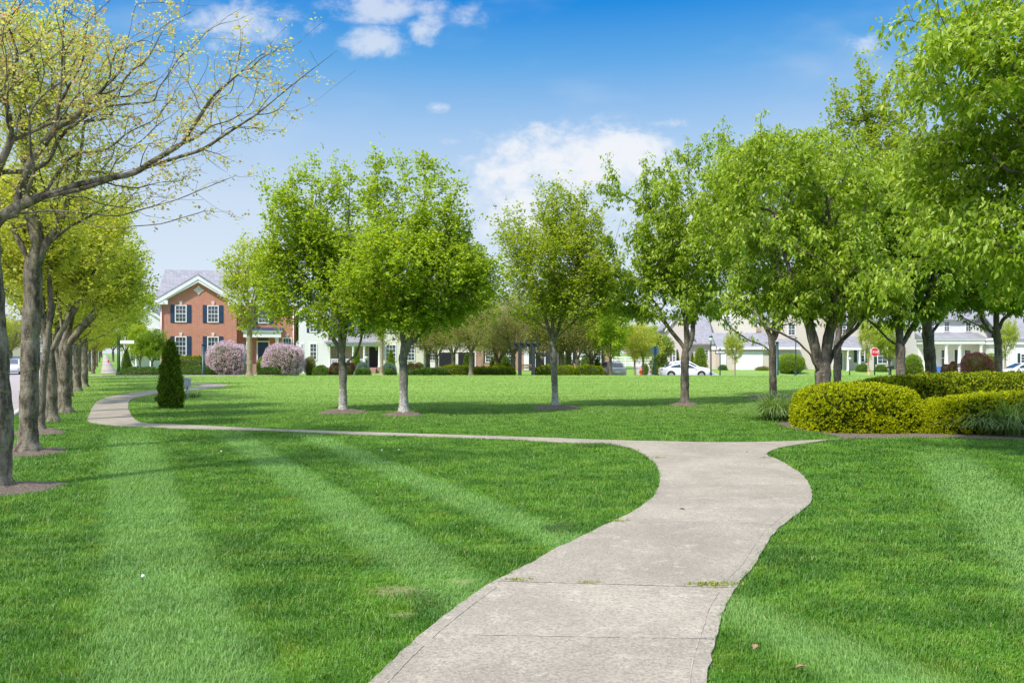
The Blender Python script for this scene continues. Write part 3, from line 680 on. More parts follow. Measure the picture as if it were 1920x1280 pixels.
# --- the row of street trees on the left
g3 = 'street trees lining the road'
LB = dict(mat='bud_leaf', n=15000, size=.042, spread=.04, cluster=6, csp=.03, tilt=.9, droop=.2, asp=.7)
ptree('street_tree', 'nearest street tree at the left edge, sparse buds on long arching limbs', -14, 9.4,
      [(100, 120, 170, 150, 0, 1.3), (280, 170, 150, 110, .3, .9), (420, 180, 140, 90, .2, .6), (330, 300, 140, 60, 0, .6), (200, 330, 150, 70, .4, .9), (540, 120, 70, 50, 0, .35), (60, 350, 120, 60, .5, .9), (380, 60, 120, 60, .5, .6), (-150, 100, 200, 200, 0, 1.5), (330, 395, 110, 28, 0, .3)],
      [[(0, 820), (-12, 640), (-22, 520), (-25, 440)], [(-25, 450), (5, 405), (60, 375), (150, 345), (250, 325), (340, 270), (400, 180), (480, 110)], [(60, 375), (160, 352), (262, 318), (380, 280), (480, 215), (560, 150), (632, 95)],
       [(-25, 440), (-10, 330), (20, 265), (110, 225), (200, 200), (330, 185)], [(-25, 460), (-60, 300), (-10, 195), (60, 140), (130, 80), (175, 30), (230, -20)], [(-10, 405), (100, 395), (220, 405), (330, 375), (440, 330)], [(100, 398), (200, 428), (300, 420), (370, 400)],
       [(20, 405), (60, 300), (105, 240), (115, 150), (120, 20)], [(105, 250), (160, 200), (225, 135), (255, 10)], [(-25, 500), (-120, 350), (-200, 150)]],
      4200, .15, LB, 'bark_mossy', 31, g3, low=1.8, rtip=.0017, clump=.15, bf=.35, sides=(10, 4), spr=[(645, 96, 45, -60), (605, 140, 45, -50), (560, 70, 60, -50), (615, 55, 60, -60), (480, 330, 10, -80), (500, 250, 30, -60), (430, 395, -10, -60)])
LY = dict(mat='yellow_leaf', n=28000, size=.075, spread=.13, cluster=5, csp=.045, tilt=.8, droop=.2, asp=.8)
def strow(px, y, label, seed, rb, ells, limbs, leaf, n=1100):
    ptree('street_tree', label, px, y, ells, limbs, n, rb, leaf, 'bark_mossy', seed, g3, low=1.8, rtip=.004, clump=.15)
strow(52, 12.8, 'thick mossy street tree by the kerb, second in the row', 32, .138,
      [(60, 330, 130, 120), (0, 230, 130, 130), (130, 220, 120, 110), (190, 350, 90, 70), (60, 120, 160, 100)],
      [[(57, 640), (62, 560), (62, 500)], [(62, 520), (45, 470), (25, 430), (-10, 360), (-40, 250)], [(62, 505), (72, 460), (60, 400), (50, 300), (40, 160)], [(63, 510), (85, 460), (110, 420), (140, 350), (160, 230)], [(85, 460), (130, 425), (180, 400), (230, 360)]], lf(LY, n=17000, mat='yellow_leaf', size=.055), 1600)
strow(76, 16, 'thin dark-trunked street tree squeezed behind the thick mossy one', 33, .07,
      [(40, 470, 70, 60), (90, 440, 60, 60), (60, 380, 80, 60)],
      [[(80, 720), (84, 680), (88, 640)], [(88, 645), (80, 600), (60, 540), (50, 450)], [(88, 640), (95, 580), (90, 460)]], lf(LY, n=12000))
strow(97, 18.7, 'street tree forking low into five limbs, third thick trunk in the row', 34, .122,
      [(110, 480, 90, 80), (180, 470, 80, 80), (60, 500, 60, 60), (150, 400, 90, 70), (200, 550, 60, 40)],
      [[(96, 710), (92, 665)], [(92, 668), (80, 630), (68, 590), (50, 530)], [(92, 665), (90, 620), (100, 560), (110, 470)], [(93, 665), (110, 630), (135, 590), (165, 540), (190, 470)], [(93, 660), (85, 600), (75, 500)]], lf(LY, n=20000))
strow(121, 21.5, 'fourth thick trunk of the street row, olive green crown reaching the lawn', 35, .16,
      [(190, 480, 70, 80), (220, 540, 65, 50), (140, 500, 80, 80), (170, 410, 80, 60)],
      [[(121, 700), (123, 650)], [(123, 655), (115, 610), (110, 540)], [(123, 650), (130, 600), (145, 520)], [(123, 652), (145, 625), (175, 590), (200, 540)]], lf(LY, n=20000, mat='lime_leaf'))
# farther ones share meshes
LYv = lf(LY, mat='lime_leaf', n=22000, size=.09, spread=.12)
def generic(name, seed, h, r, rb, leaf, bark, n=700, hb=.32, bf=.25, rtip=.006, clump=.25):
    rr = np.random.default_rng(seed); E = [(0, 0, h * .62, r * .8, r * .8, h * .34)]
    for k in range(6):
        a = k * 1.05 + rr.uniform(0, 1); E.append((r * .5 * math.cos(a), r * .5 * math.sin(a), h * rr.uniform(.48, .8), r * .5, r * .5, h * .18))
    L = [[(0, 0, -.1), (0, 0, h * hb)]]
    for k in range(5):
        a = k * 1.26 + rr.uniform(0, .8); L.append([(0, 0, h * hb * rr.uniform(.85, 1)), (r * .2 * math.cos(a), r * .2 * math.sin(a), h * (hb + .12)), (r * .45 * math.cos(a), r * .45 * math.sin(a), h * rr.uniform(.6, .8))])
    return tree_meshes(name, L, sample_crown(E, n, seed, clump), rb, leaf, bark, bf=bf, low=h * hb * .8, rtip=rtip, seed=seed)
SV = [generic('street_variant', 41 + k, 7.2, 2.9, .14, lf(LYv, mat=m_), 'bark_mossy', 800) for k, m_ in enumerate(('lime_leaf', 'yellow_leaf', 'lime_leaf'))]
row = [(25.5, 'fifth'), (29.5, 'sixth'), (33.5, 'seventh'), (38, 'eighth'), (43, 'ninth'), (48, 'tenth'), (54, 'eleventh'), (78, 'twelfth, past the cross street,'), (88, 'thirteenth'), (100, 'fourteenth'), (115, 'fifteenth'), (135, 'sixteenth'), (160, 'seventeenth'), (200, 'last and smallest')]
for k, (y, w_) in enumerate(row):
    x = -6.1 + DIRX * (y - 9.5) + .35 * math.sin(y * 1.7)
    place_tree('street_tree', f'mossy street tree with yellow green crown, {w_} trunk of the row' if 'last' not in w_ else 'last and smallest street tree where the pavement vanishes', (x, y, ghf(x, y)), SV[k % 3], g3, scale=1 + .08 * math.sin(y), rz=y * 1.3)
for k, (x, y) in enumerate([(-33, 36), (-41, 52), (-52, 74), (-64, 98), (-82, 130)]):
    place_tree('street_tree', ['tree across the road, nearest to the viewer at the left edge', 'tree across the road above the white oncoming sedan', 'tree across the road behind the parked dark cars', 'tree across the road, fourth along the far side', 'tree across the road, farthest and palest'][k],
               (x, y, ghf(x, y)), SV[(k + 1) % 3], 'trees across the road', scale=1.1, rz=k * 2.1)

# --- trees before and behind the houses
GV = {
 'olive': generic('olive_variant', 51, 6, 2.6, .16, dict(mat='olive_leaf', n=15000, size=.11, spread=.14, tilt=.8, asp=.5), 'bark_far', 900, .3, rtip=.006),
 'olive2': generic('olive_variant', 52, 6, 2.6, .15, dict(mat='olive_leaf', n=13000, size=.11, spread=.16, tilt=.8, asp=.5), 'bark_far', 900, .28, rtip=.006),
 'young': generic('young_variant', 53, 7, 1.9, .13, dict(mat='lime_leaf', n=8000, size=.13, spread=.13, tilt=.8, asp=.7), 'bark_tan', 450, .42),
 'willow': generic('willow_variant', 54, 6, 1.7, .08, dict(mat='yellow_leaf', n=14000, size=.12, spread=.13, tilt=.9, asp=.35, droop=1.2), 'bark_tan', 500, .35),
 'green': generic('green_variant', 55, 8, 3.4, .2, dict(mat='maple_leaf', n=17000, size=.19, spread=.2, tilt=.7), 'bark_far', 450, .25),
 'green2': generic('green_variant', 56, 8, 3.2, .2, dict(mat='cherry_dark', n=17000, size=.19, spread=.2, tilt=.7), 'bark_far', 450, .25),
}
def gt(kind, px, y, topy, label, name='background_tree', group='trees around the houses', wide=1.0, rz=None):
    x = X(px, y); z = ghf(x, y); hh = Zh(topy, y) - z; base = {'olive': 6, 'olive2': 6, 'young': 7, 'willow': 6, 'green': 8, 'green2': 8}[kind]
    s = hh / (base * .97)
    place_tree(name, label, (x, y, z), GV[kind], group, scale=(s * wide, s * wide, s), rz=px * .7 if rz is None else rz)
gt('young', 468, 55, 425, 'young yellow green tree with tan trunk before the brick house door', wide=.95)
gt('young', 716, 62, 520, 'pale tan trunk between the two clipped cones of the cream house', wide=.8)
gt('young', 905, 66, 520, 'pale trunk beside the pergola, left of it', wide=.8)
gt('olive', 802, 66, 560, 'olive grey tree with dark trunk at the left end of the back hedge', wide=1.1)
gt('olive2', 819, 64, 575, 'olive tree with thin forked trunk, second along the back hedge', wide=1.0)
gt('olive', 883, 60.0, 562, 'olive tree standing in front of the back hedge', wide=.98)
gt('olive2', 962, 69, 545, 'twiggy olive tree right behind the pergola', wide=1.1)
gt('olive', 1052, 70, 545, 'olive tree whose trunk shows beside the fan-shaped maple', wide=1.1)
gt('olive2', 1083, 68, 560, 'olive tree in front of the brick terrace, right half', wide=1.1)
gt('olive', 1066, 74, 555, 'short thick trunk close to the brick terrace wall', wide=1.1)
gt('olive', 930, 78, 560, 'olive tree close to the brick terrace, behind the back hedge', wide=1.2)
gt('olive2', 850, 80, 570, 'olive tree shading the cream house garage', wide=1.2)
gt('olive2', 935, 72, 590, 'low olive tree in front of the brick terrace, left third', wide=1.35)
gt('olive2', 1015, 80, 590, 'low olive tree over the dark bay of the terrace', wide=1.3)
gt('olive2', 1110, 76, 590, 'low olive tree at the right end of the terrace', wide=1.3)
gt('olive2', 770, 84, 590, 'low olive tree before the cream garage corner', wide=1.3)
gt('green', 1145, 66, 560, 'bright green tree at the right end of the back hedge', wide=.8)
gt('willow', 1190, 74, 600, 'pale yellow weeping tree left of the orange hydrant', wide=1.2)
gt('willow', 1206, 70, 590, 'pale yellow tree with whitish trunk right of the orange hydrant', wide=1.2)
gt('young', 1378, 76, 615, 'small bare-stemmed sapling before the white garage door', wide=.95)
gt('young', 1628, 76, 590, 'thin trunk standing left of the stop sign', wide=.7)
gt('young', 1885, 76, 590, 'pale thin trunk behind the dark umbrella tree', wide=.8)
gt('green', 1668, 78, 600, 'bushy yellow green tree right of the stop sign', wide=.75)
gt('green2', 285, 72, 610, 'low spreading green tree left of the brick house', wide=.85)
gt('green', 262, 76, 606, 'grey green ornamental tree by the street name sign', wide=.7)
gt('green', 235, 98, 560, 'green tree behind the street name sign', wide=.8)
gt('green2', 545, 92, 540, 'tree filling the gap between brick house and cream house', wide=.9)
gt('green', 250, 130, 545, 'distant tree beyond the sidewalk, right side', wide=1)
gt('green2', 212, 170, 600, 'far dark tree closing the sidewalk view', wide=1)
gt('green', 190, 230, 620, 'farthest tree at the end of the road', wide=1.3)
for k, (px, y, ty, w_) in enumerate([(700, 120, 575, 1.2), (800, 125, 570, 1.2), (900, 120, 560, 1.2), (1000, 125, 560, 1.3), (1100, 128, 585, 1.2), (1160, 150, 615, 1.3), (1225, 150, 610, 1.3), (1240, 86, 620, .8), (1560, 128, 590, 1.2), (1720, 120, 585, 1.2), (60, 150, 600, 1.2), (20, 120, 590, 1.2), (110, 180, 610, 1.2)]):
    gt(('green', 'green2', 'olive')[k % 3] if px != 1240 else 'green2', px, y, ty, ['tree top over the cream house', 'tree top over the cream garage', 'tree top left of the brick terrace ridge', 'tree top over the middle of the brick terrace', 'tree top at the right end of the brick terrace', 'tree beyond the white rail fence, left', 'tree beyond the white rail fence, right', 'dark dense tree beside the beige gable house', 'tree behind the tall beige house', 'tree between the beige house and the porch house', 'distant tree over the road, middle', 'distant tree over the road, left edge', 'distant tree over the road, near the row'][k], group='distant trees behind the houses', wide=w_)

# ------------------------------------------------------------------ shrubs and hedges
def shell_pts(kind, n, r, a, b, h, p=2.6):
    """random points on the skin of a clipped form of half sizes a, b and height h; returns position, normal"""
    if kind == 'cone':
        t = r.uniform(size=n) ** .75; ph = r.uniform(0, 2 * np.pi, n); k = (1 - t) ** (.8 if p > 1 else p) * (1 - .25 * np.exp(-t * 9)) + .02
        P_ = np.stack([a * k * np.cos(ph), b * k * np.sin(ph), h * t], 1); N_ = unit(np.stack([np.cos(ph), np.sin(ph), np.full(n, .35)], 1)); return P_, N_
    d = unit(r.normal(size=(n, 3))); d[:, 2] = np.abs(d[:, 2]) if kind != 'ball' else d[:, 2]
    # even cover on long forms: weight the direction by the half sizes
    q = d * [a, b, h if kind != 'ball' else h / 2]; q = unit(q) * np.linalg.norm(q, axis=1, keepdims=True)
    s = (np.abs(q[:, 0] / a) ** p + np.abs(q[:, 1] / b) ** p + np.abs(q[:, 2] / (h if kind != 'ball' else h / 2)) ** p) ** (-1 / p)
    P_ = q * s[:, None]
    N_ = unit(np.sign(P_) * np.abs(P_ / [a, b, (h if kind != 'ball' else h / 2)]) ** (p - 1) / [a, b, (h if kind != 'ball' else h / 2)])
    if kind == 'ball': P_[:, 2] += h / 2
    return P_, N_
def shrub_mesh(name, kind, a, b, h, mat, n, size, seed, p=2.6, core='yew_inner', rough=.06, asp=.5, up=.4, lumps=.08, tuft=0):
    r = np.random.default_rng(seed)
    if tuft:
        n = n // tuft * tuft; Pp, Nn = shell_pts(kind, n // tuft, r, a, b, h, p); off = np.abs(r.normal(size=len(Pp))) * rough; Pp = Pp - Nn * off[:, None]
        Nn = unit(Nn + r.normal(size=Nn.shape) * .35); Pp = np.repeat(Pp, tuft, 0); Nn = np.repeat(Nn, tuft, 0); Pp = Pp + r.normal(size=Pp.shape) * size * .38; rough = rough * .1
    else: Pp, Nn = shell_pts(kind, n, r, a, b, h, p)
    lump = lumps * min(a, h) * (wob3(Pp, seed, 5 / min(a, 1.2)) + .5 * wob3(Pp, seed + 3, 13 / min(a, 1.2)))
    dpt = np.abs(r.normal(size=n)) * rough
    Pp = Pp + Nn * (lump - dpt)[:, None]; Pp[:, 2] = np.maximum(Pp[:, 2], .01)
    ax = unit(Nn + r.normal(size=(n, 3)) * .65 + [0, 0, up]); nm = unit(r.normal(size=(n, 3)) + Nn * .3)
    s = size * r.uniform(.55, 1.3, n); v, f = leaves(Pp, ax, nm, s, s * asp, .15)
    mi0 = [0] * len(f)
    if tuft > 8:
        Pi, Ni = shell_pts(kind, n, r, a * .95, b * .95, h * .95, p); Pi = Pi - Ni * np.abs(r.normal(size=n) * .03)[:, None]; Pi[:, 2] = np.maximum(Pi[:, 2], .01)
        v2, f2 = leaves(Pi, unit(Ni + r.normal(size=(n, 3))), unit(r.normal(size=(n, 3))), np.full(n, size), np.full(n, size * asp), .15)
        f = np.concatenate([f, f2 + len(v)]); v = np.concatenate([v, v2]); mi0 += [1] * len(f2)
    # dark twiggy heart
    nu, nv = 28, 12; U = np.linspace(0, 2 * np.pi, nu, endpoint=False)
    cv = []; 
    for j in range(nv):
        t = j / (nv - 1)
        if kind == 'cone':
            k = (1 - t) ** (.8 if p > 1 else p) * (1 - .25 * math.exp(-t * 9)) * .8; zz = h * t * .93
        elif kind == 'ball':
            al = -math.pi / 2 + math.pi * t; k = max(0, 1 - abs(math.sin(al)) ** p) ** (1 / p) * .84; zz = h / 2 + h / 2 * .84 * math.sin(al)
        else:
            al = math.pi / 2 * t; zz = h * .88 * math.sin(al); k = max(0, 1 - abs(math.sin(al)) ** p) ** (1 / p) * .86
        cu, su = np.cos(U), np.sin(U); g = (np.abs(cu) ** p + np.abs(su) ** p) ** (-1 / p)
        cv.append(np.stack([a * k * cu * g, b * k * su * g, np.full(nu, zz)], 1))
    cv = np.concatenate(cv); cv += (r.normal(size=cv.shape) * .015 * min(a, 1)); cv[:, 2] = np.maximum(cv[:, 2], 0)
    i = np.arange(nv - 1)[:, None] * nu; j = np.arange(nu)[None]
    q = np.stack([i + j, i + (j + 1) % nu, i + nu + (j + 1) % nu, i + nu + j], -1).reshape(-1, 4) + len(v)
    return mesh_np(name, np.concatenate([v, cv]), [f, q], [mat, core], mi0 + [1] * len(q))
def shrub(name, label, cat, x, y, me, rz=0, group=None, z=None):
    o = link(name, me); o.location = (x, y, ghf(x, y) if z is None else z); o.rotation_euler = (0, 0, rz); return tag(o, label, cat, group)
g4 = 'clipped hedges at the right of the path'
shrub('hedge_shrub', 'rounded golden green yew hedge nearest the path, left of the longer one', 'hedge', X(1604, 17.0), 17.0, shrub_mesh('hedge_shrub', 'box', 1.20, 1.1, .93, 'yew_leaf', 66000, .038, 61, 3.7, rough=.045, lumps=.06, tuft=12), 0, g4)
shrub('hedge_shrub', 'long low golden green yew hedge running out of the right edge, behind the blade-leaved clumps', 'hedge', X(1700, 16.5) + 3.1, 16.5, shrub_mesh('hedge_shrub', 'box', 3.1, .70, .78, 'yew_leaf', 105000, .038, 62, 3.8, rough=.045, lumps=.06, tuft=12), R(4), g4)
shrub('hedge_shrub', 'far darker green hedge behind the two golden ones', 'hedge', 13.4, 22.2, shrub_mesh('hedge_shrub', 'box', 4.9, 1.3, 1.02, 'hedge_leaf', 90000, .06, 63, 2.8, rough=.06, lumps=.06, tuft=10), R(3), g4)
bed = [G(*p) for p in [(1452, 793), (1500, 786), (1560, 775), (1700, 765), (1920, 760), (2100, 775), (2100, 826), (1900, 824), (1800, 821), (1700, 820), (1640, 822), (1585, 822), (1540, 812), (1480, 803)]]
tri = tessellate_polygon([[Vector((x, y, 0)) for x, y in bed]])
me = bpy.data.meshes.new('mulch_bed'); me.from_pydata([(x, y, .006) for x, y in bed], [], [tuple(t) for t in tri]); me.materials.append(MATS['mulch'])
link('mulch', me, kind='structure')

def tuft_mesh(name, n, L, seed, mat='blade_leaf', w=.012, spread=.12, k=6, lean=1.0):
    r = np.random.default_rng(seed); a = r.uniform(0, 2 * np.pi, n); l = L * r.uniform(.6, 1.15, n); out = r.uniform(.35, 1.45, n) * lean
    b = np.stack([np.cos(a), np.sin(a)], 1); base_ = r.normal(size=(n, 2)) * spread; V_ = []
    for j in range(k + 1):
        t = j / k; rad_ = out * l * (t ** 1.4) * .85; zz = l * (t * .95 - np.minimum(out, 1.25) * .62 * t ** 2.4)
        c = base_ + b * rad_[:, None]; ww = w * (1 - t ** 2) * .5 + .0008
        s = np.stack([-b[:, 1], b[:, 0]], 1) * ww
        V_ += [np.column_stack([c - s, zz]), np.column_stack([c + s, zz])]
    V_ = np.stack(V_, 1); V_[:, :, 2] = np.maximum(V_[:, :, 2], 0); i = np.arange(n)[:, None] * (2 * (k + 1))
    q = np.concatenate([i + [2 * j, 2 * j + 1, 2 * j + 3, 2 * j + 2] for j in range(k)])
    return mesh_np(name, V_.reshape(-1, 3), [q], [mat])
TF = [tuft_mesh('blade_clump', 1000, .84, s, w=.015, spread=.10) for s in (71, 72)]
g5 = 'clumps of arching strap leaves by the hedges'
for k, (px, py, s, lab) in enumerate([(1455, 787, 1.15, 'arching strap-leaved clump left of the rounded golden hedge'), (1490, 783, .95, 'smaller strap-leaved clump tucked against the rounded golden hedge'),
                                (1838, 812, 1.05, 'strap-leaved clump at the left end of the pair under the long hedge'), (1893, 814, 1.2, 'large strap-leaved clump in the middle under the long hedge'), (1955, 813, 1.2, 'strap-leaved clump cut by the right edge'), (1925, 800, .9, 'strap-leaved clump behind the front pair, close to the hedge')]):
    x, y = G(px, py); o = link('strap_leaf_clump', TF[k % 2]); o.location = (x, y, 0); o.rotation_euler = (0, 0, k * 1.3); o.scale = (s,) * 3; tag(o, lab, 'plant', g5)

x, y = G(320, 765)
cyp = thing('cypress_shrub', 'dark green columnar cypress standing beside the curved path', 'shrub', (x, y, 0))
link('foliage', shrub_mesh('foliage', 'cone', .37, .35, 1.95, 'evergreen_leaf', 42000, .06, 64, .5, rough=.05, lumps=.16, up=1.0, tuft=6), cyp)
MB().lathe([(.05, 0), (.04, .4)], n=8).build('trunk', 'bark_cherry', cyp)
x, y = G(356, 745)
o = link('ground_plant', tuft_mesh('ground_plant', 360, .26, 73, 'cover_leaf', .02, .2)); o.location = (x, y, 0); tag(o, 'low dark green plants at the foot of the grey utility post', 'plant')

# shrubs by the houses: (name, kind, mat, px, y, halfwidth px, top py, label)
def hs(name, kind, mat, px, y, hw, topy, label, size=.09, n=5000, depth=1.0, p=2.3, group=None, cat='shrub', core='yew_inner', lumps=.1, bottom=None):
    x = X(px, y); z = ghf(x, y); a = hw * y / F; h = Zh(topy, y) - z
    shrub(name, label, cat, x, y, shrub_mesh(name, kind, a, a * depth, h, mat, n, size, int(px * 7 + y), p, core=core, rough=.1 * min(a, 1), lumps=lumps), group=group)
hs('lilac_shrub', 'ball', 'lilac_bloom', 427, 68, 37, 642, 'pink flowering lilac left of the brick house steps', .11, 16000, lumps=.13, group='lilacs in bloom')
hs('lilac_shrub', 'ball', 'lilac_bloom', 532, 68, 37, 646, 'pink flowering lilac right of the brick house steps', .11, 16000, lumps=.13, group='lilacs in bloom')
hs('box_hedge', 'box', 'hedge_leaf', 362, 73, 36, 667, 'clipped hedge under the brick house windows', .09, 9000, .25, 4, cat='hedge')
hs('ground_cover', 'box', 'cover_leaf', 370, 67, 38, 686, 'low ground cover before the brick house hedge', .10, 6000, .5)
hs('ground_cover', 'box', 'cover_leaf', 265, 66, 45, 688, 'low ground cover left of the brick house', .10, 6000, .4)
hs('ground_cover', 'box', 'cover_leaf', 505, 64, 22, 688, 'low ground cover right of the brick steps', .10, 4000, .5)
hs('box_shrub', 'ball', 'lime_shrub_leaf', 494, 69, 12, 670, 'bright round shrub between steps and right lilac', .09, 3500)
hs('box_shrub', 'ball', 'olive_leaf', 581, 69, 10, 670, 'brownish green shrub right of the right lilac', .09, 3000)
hs('box_shrub', 'box', 'box_leaf', 601, 68, 15, 685, 'low green shrub before the white porch corner', .09, 3500)
hs('barberry_shrub', 'box', 'burgundy_leaf', 630, 69, 14, 680, 'reddish shrub left of the slim maple trunk', .08, 3500)
hs('barberry_shrub', 'box', 'burgundy_leaf', 657, 69, 11, 680, 'reddish shrub right of the slim maple trunk', .08, 3000)
hs('cone_shrub', 'cone', 'lime_shrub_leaf', 668, 71, 13, 652, 'clipped cone shrub left of the dark front door', .08, 5000)
hs('cone_shrub', 'cone', 'lime_shrub_leaf', 733, 71, 12, 655, 'clipped cone shrub right of the dark front door', .08, 5000)
hs('blue_shrub', 'box', 'blue_leaf', 680, 67, 15, 680, 'silvery blue shrub left of the short brick steps', .08, 4500)
hs('blue_shrub', 'box', 'blue_leaf', 729, 67, 14, 681, 'silvery blue shrub right of the short brick steps', .08, 4500)
hs('box_shrub', 'ball', 'box_leaf', 673, 65, 7, 691, 'tiny round box left of the lamp post base', .07, 2000)
hs('box_shrub', 'ball', 'box_leaf', 687, 65, 7, 691, 'tiny round box right of the lamp post base', .07, 2000)
hs('box_shrub', 'ball', 'box_leaf', 729, 65, 8, 692, 'tiny round box at the foot of the silvery shrub', .07, 2000)
hs('barberry_shrub', 'box', 'burgundy_leaf', 775, 70, 20, 683, 'reddish brown shrub right of the stout maple trunk', .08, 4500)
hs('box_shrub', 'ball', 'box_leaf', 770, 74, 8, 680, 'green shrub behind the reddish brown one, left', .08, 2500)
hs('box_shrub', 'ball', 'box_leaf', 786, 74, 9, 680, 'green shrub behind the reddish brown one, right', .08, 2500)
hs('strap_bed', 'box', 'cover_leaf', 805, 60.5, 40, 692, 'bed of low strap-leaved plants before the back hedge', .16, 6000, .3, cat='plant')
g6 = 'clipped hedges behind the lawn'
hs('hedge', 'box', 'hedge_leaf', 852, 62, 36, 686, 'clipped hedge left of the olive trunk, behind the lawn', .075, 11000, .3, 5, g6, 'hedge')
hs('hedge', 'box', 'hedge_leaf', 925, 62, 41, 687, 'clipped hedge immediately left of the pergola', .075, 12000, .3, 5, g6, 'hedge')
hs('hedge', 'box', 'hedge_leaf', 943, 70, 22, 683, 'clipped hedge behind the one left of the pergola', .075, 6000, .3, 5, g6, 'hedge')
hs('hedge', 'box', 'hedge_leaf', 1040, 62, 38, 685, 'clipped hedge immediately right of the pergola', .075, 11000, .3, 5, g6, 'hedge')
hs('hedge', 'box', 'hedge_leaf', 1105, 62, 27, 685, 'clipped hedge at the right end behind the lawn', .075, 9000, .3, 5, g6, 'hedge')
hs('cone_shrub', 'cone', 'evergreen_leaf', 876, 76, 12, 660, 'dark round evergreen beside the garage openings', .09, 4000)
hs('cone_shrub', 'cone', 'evergreen_leaf', 923, 76, 9, 670, 'small dark evergreen before the brick terrace', .09, 3000)
for px_, lab_ in ((944, 'dark shrub under the terrace windows, left of the pergola'), (1062, 'dark shrub under the terrace windows, right of the maple trunk'), (1100, 'dark shrub under the terrace windows, farthest right')):
    hs('terrace_shrub', 'box', 'box_leaf', px_, 86, 14, 666, lab_, .11, 4000)
hs('evergreen_shrub', 'cone', 'evergreen_leaf', 1120, 70, 13, 672, 'dark cone evergreen left of the silver hatchback', .09, 4000)
hs('evergreen_shrub', 'cone', 'evergreen_leaf', 1236, 84, 20, 628, 'big dark spruce beside the beige gable house', .13, 8000, lumps=.2)
hs('yellow_shrub', 'ball', 'lime_shrub_leaf', 1209, 84, 7, 682, 'small yellow shrub under the dark spruce', .08, 2000)
for k in range(3):
    hs('arborvitae', 'cone', 'hedge_leaf', (1271, 1280, 1298)[k], 88, (5, 5, 6)[k], (659, 661, 662)[k], ['leftmost slim arborvitae behind the white sedan', 'middle slim arborvitae behind the white sedan', 'slim arborvitae right of the forked tree trunk'][k], .08, 3000, group='slim arborvitae by the beige house')
hs('green_shrub', 'box', 'lime_shrub_leaf', 1313, 86, 13, 652, 'tall bushy shrub right of the forked tree trunk', .10, 6000)
hs('round_shrub', 'ball', 'lime_shrub_leaf', 1482, 88, 25, 664, 'large bright round shrub before the tall beige wall', .09, 14000, lumps=.06)
hs('low_shrub', 'box', 'box_leaf', 1355, 92, 8, 684, 'low shrub left of the white garage door', .08, 2000)
hs('low_shrub', 'box', 'olive_leaf', 1428, 92, 14, 686, 'low yellowish shrubs right of the white garage door', .08, 2500)
hs('round_shrub', 'box', 'lime_shrub_leaf', 1712, 82, 18, 665, 'bright round shrub right of the three-way forked tree', .09, 9000)
hs('low_shrub', 'box', 'box_leaf', 1617, 90, 12, 682, 'low shrub under the beige house front window', .08, 2500)
hs('low_shrub', 'box', 'box_leaf', 1652, 90, 12, 684, 'low shrub right of the stop sign post', .08, 2500)
hs('barberry_shrub', 'ball', 'burgundy_leaf', 1773, 70, 8, 683, 'small burgundy ball shrub, leftmost of three', .08, 3500)
hs('barberry_shrub', 'ball', 'burgundy_leaf', 1787, 72, 7, 678, 'small burgundy ball shrub next to the white urn', .08, 3500)
hs('barberry_shrub', 'ball', 'burgundy_leaf', 1832, 70, 26, 661, 'large burgundy shrub before the white porch', .09, 12000, lumps=.14)
hs('green_shrub', 'ball', 'lime_shrub_leaf', 1858, 76, 12, 663, 'green shrub behind the large burgundy one', .09, 3500)
hs('cone_shrub', 'cone', 'green_leaf' if 'green_leaf' in MATS else 'box_leaf', 237, 86, 12, 655, 'green cone shrub by the street name sign', .1, 4000)

# ------------------------------------------------------------------ houses
def window(par, x, z, w_, h_, y=0.0, cols=3, rows=2, sash=True, shut=None, key=False, sw=.38, frame='white_paint'):
    """x centre, z sill; front of wall at y, looking to -y"""
    b = MB(); t = .09
    b.box(x - w_ / 2, x - w_ / 2 + t, y - .06, y + .02, z, z + h_); b.box(x + w_ / 2 - t, x + w_ / 2, y - .06, y + .02, z, z + h_)
    b.box(x - w_ / 2 + t, x + w_ / 2 - t, y - .06, y + .02, z + h_ - t, z + h_); b.box(x - w_ / 2 + t, x + w_ / 2 - t, y - .08, y + .02, z, z + t)
    if sash: b.box(x - w_ / 2 + t, x + w_ / 2 - t, y - .05, y + .02, z + h_ / 2 - .03, z + h_ / 2 + .03)
    x0, x1 = x - w_ / 2 + t, x + w_ / 2 - t
    for i in range(1, cols): q = x0 + (x1 - x0) * i / cols; b.box(q - .014, q + .014, y - .035, y - .012, z + t, z + h_ - t)
    for (a, c) in ((z + t, z + h_ / 2 - .03), (z + h_ / 2 + .03, z + h_ - t)):
        for i in range(1, rows): q = a + (c - a) * i / rows; b.box(x0, x1, y - .033, y - .014, q - .014, q + .014)
    f = b.build('window', frame, par)
    MB().box(x0, x1, y - .010, y - .004, z + t, z + h_ - t).build('pane', 'glass', f)
    if shut:
        for s in (-1, 1):
            xs = x + s * (w_ / 2 + sw / 2 + .02); b = MB().box(xs - sw / 2, xs + sw / 2, y - .05, y - .003, z - .02, z + h_ + .02)
            for (a, c) in ((z + .06, z + h_ / 2 - .05), (z + h_ / 2 + .05, z + h_ - .06)): b.box(xs - sw / 2 + .06, xs + sw / 2 - .06, y - .065, y - .05, a, c)
            b.build('shutter', shut, par)
    if key:
        MB().prism([(x - .10, z + h_ + .02), (x + .10, z + h_ + .02), (x + .15, z + h_ + .38), (x - .15, z + h_ + .38)], y - .07, y - .003).build('keystone', 'stone_trim', par)
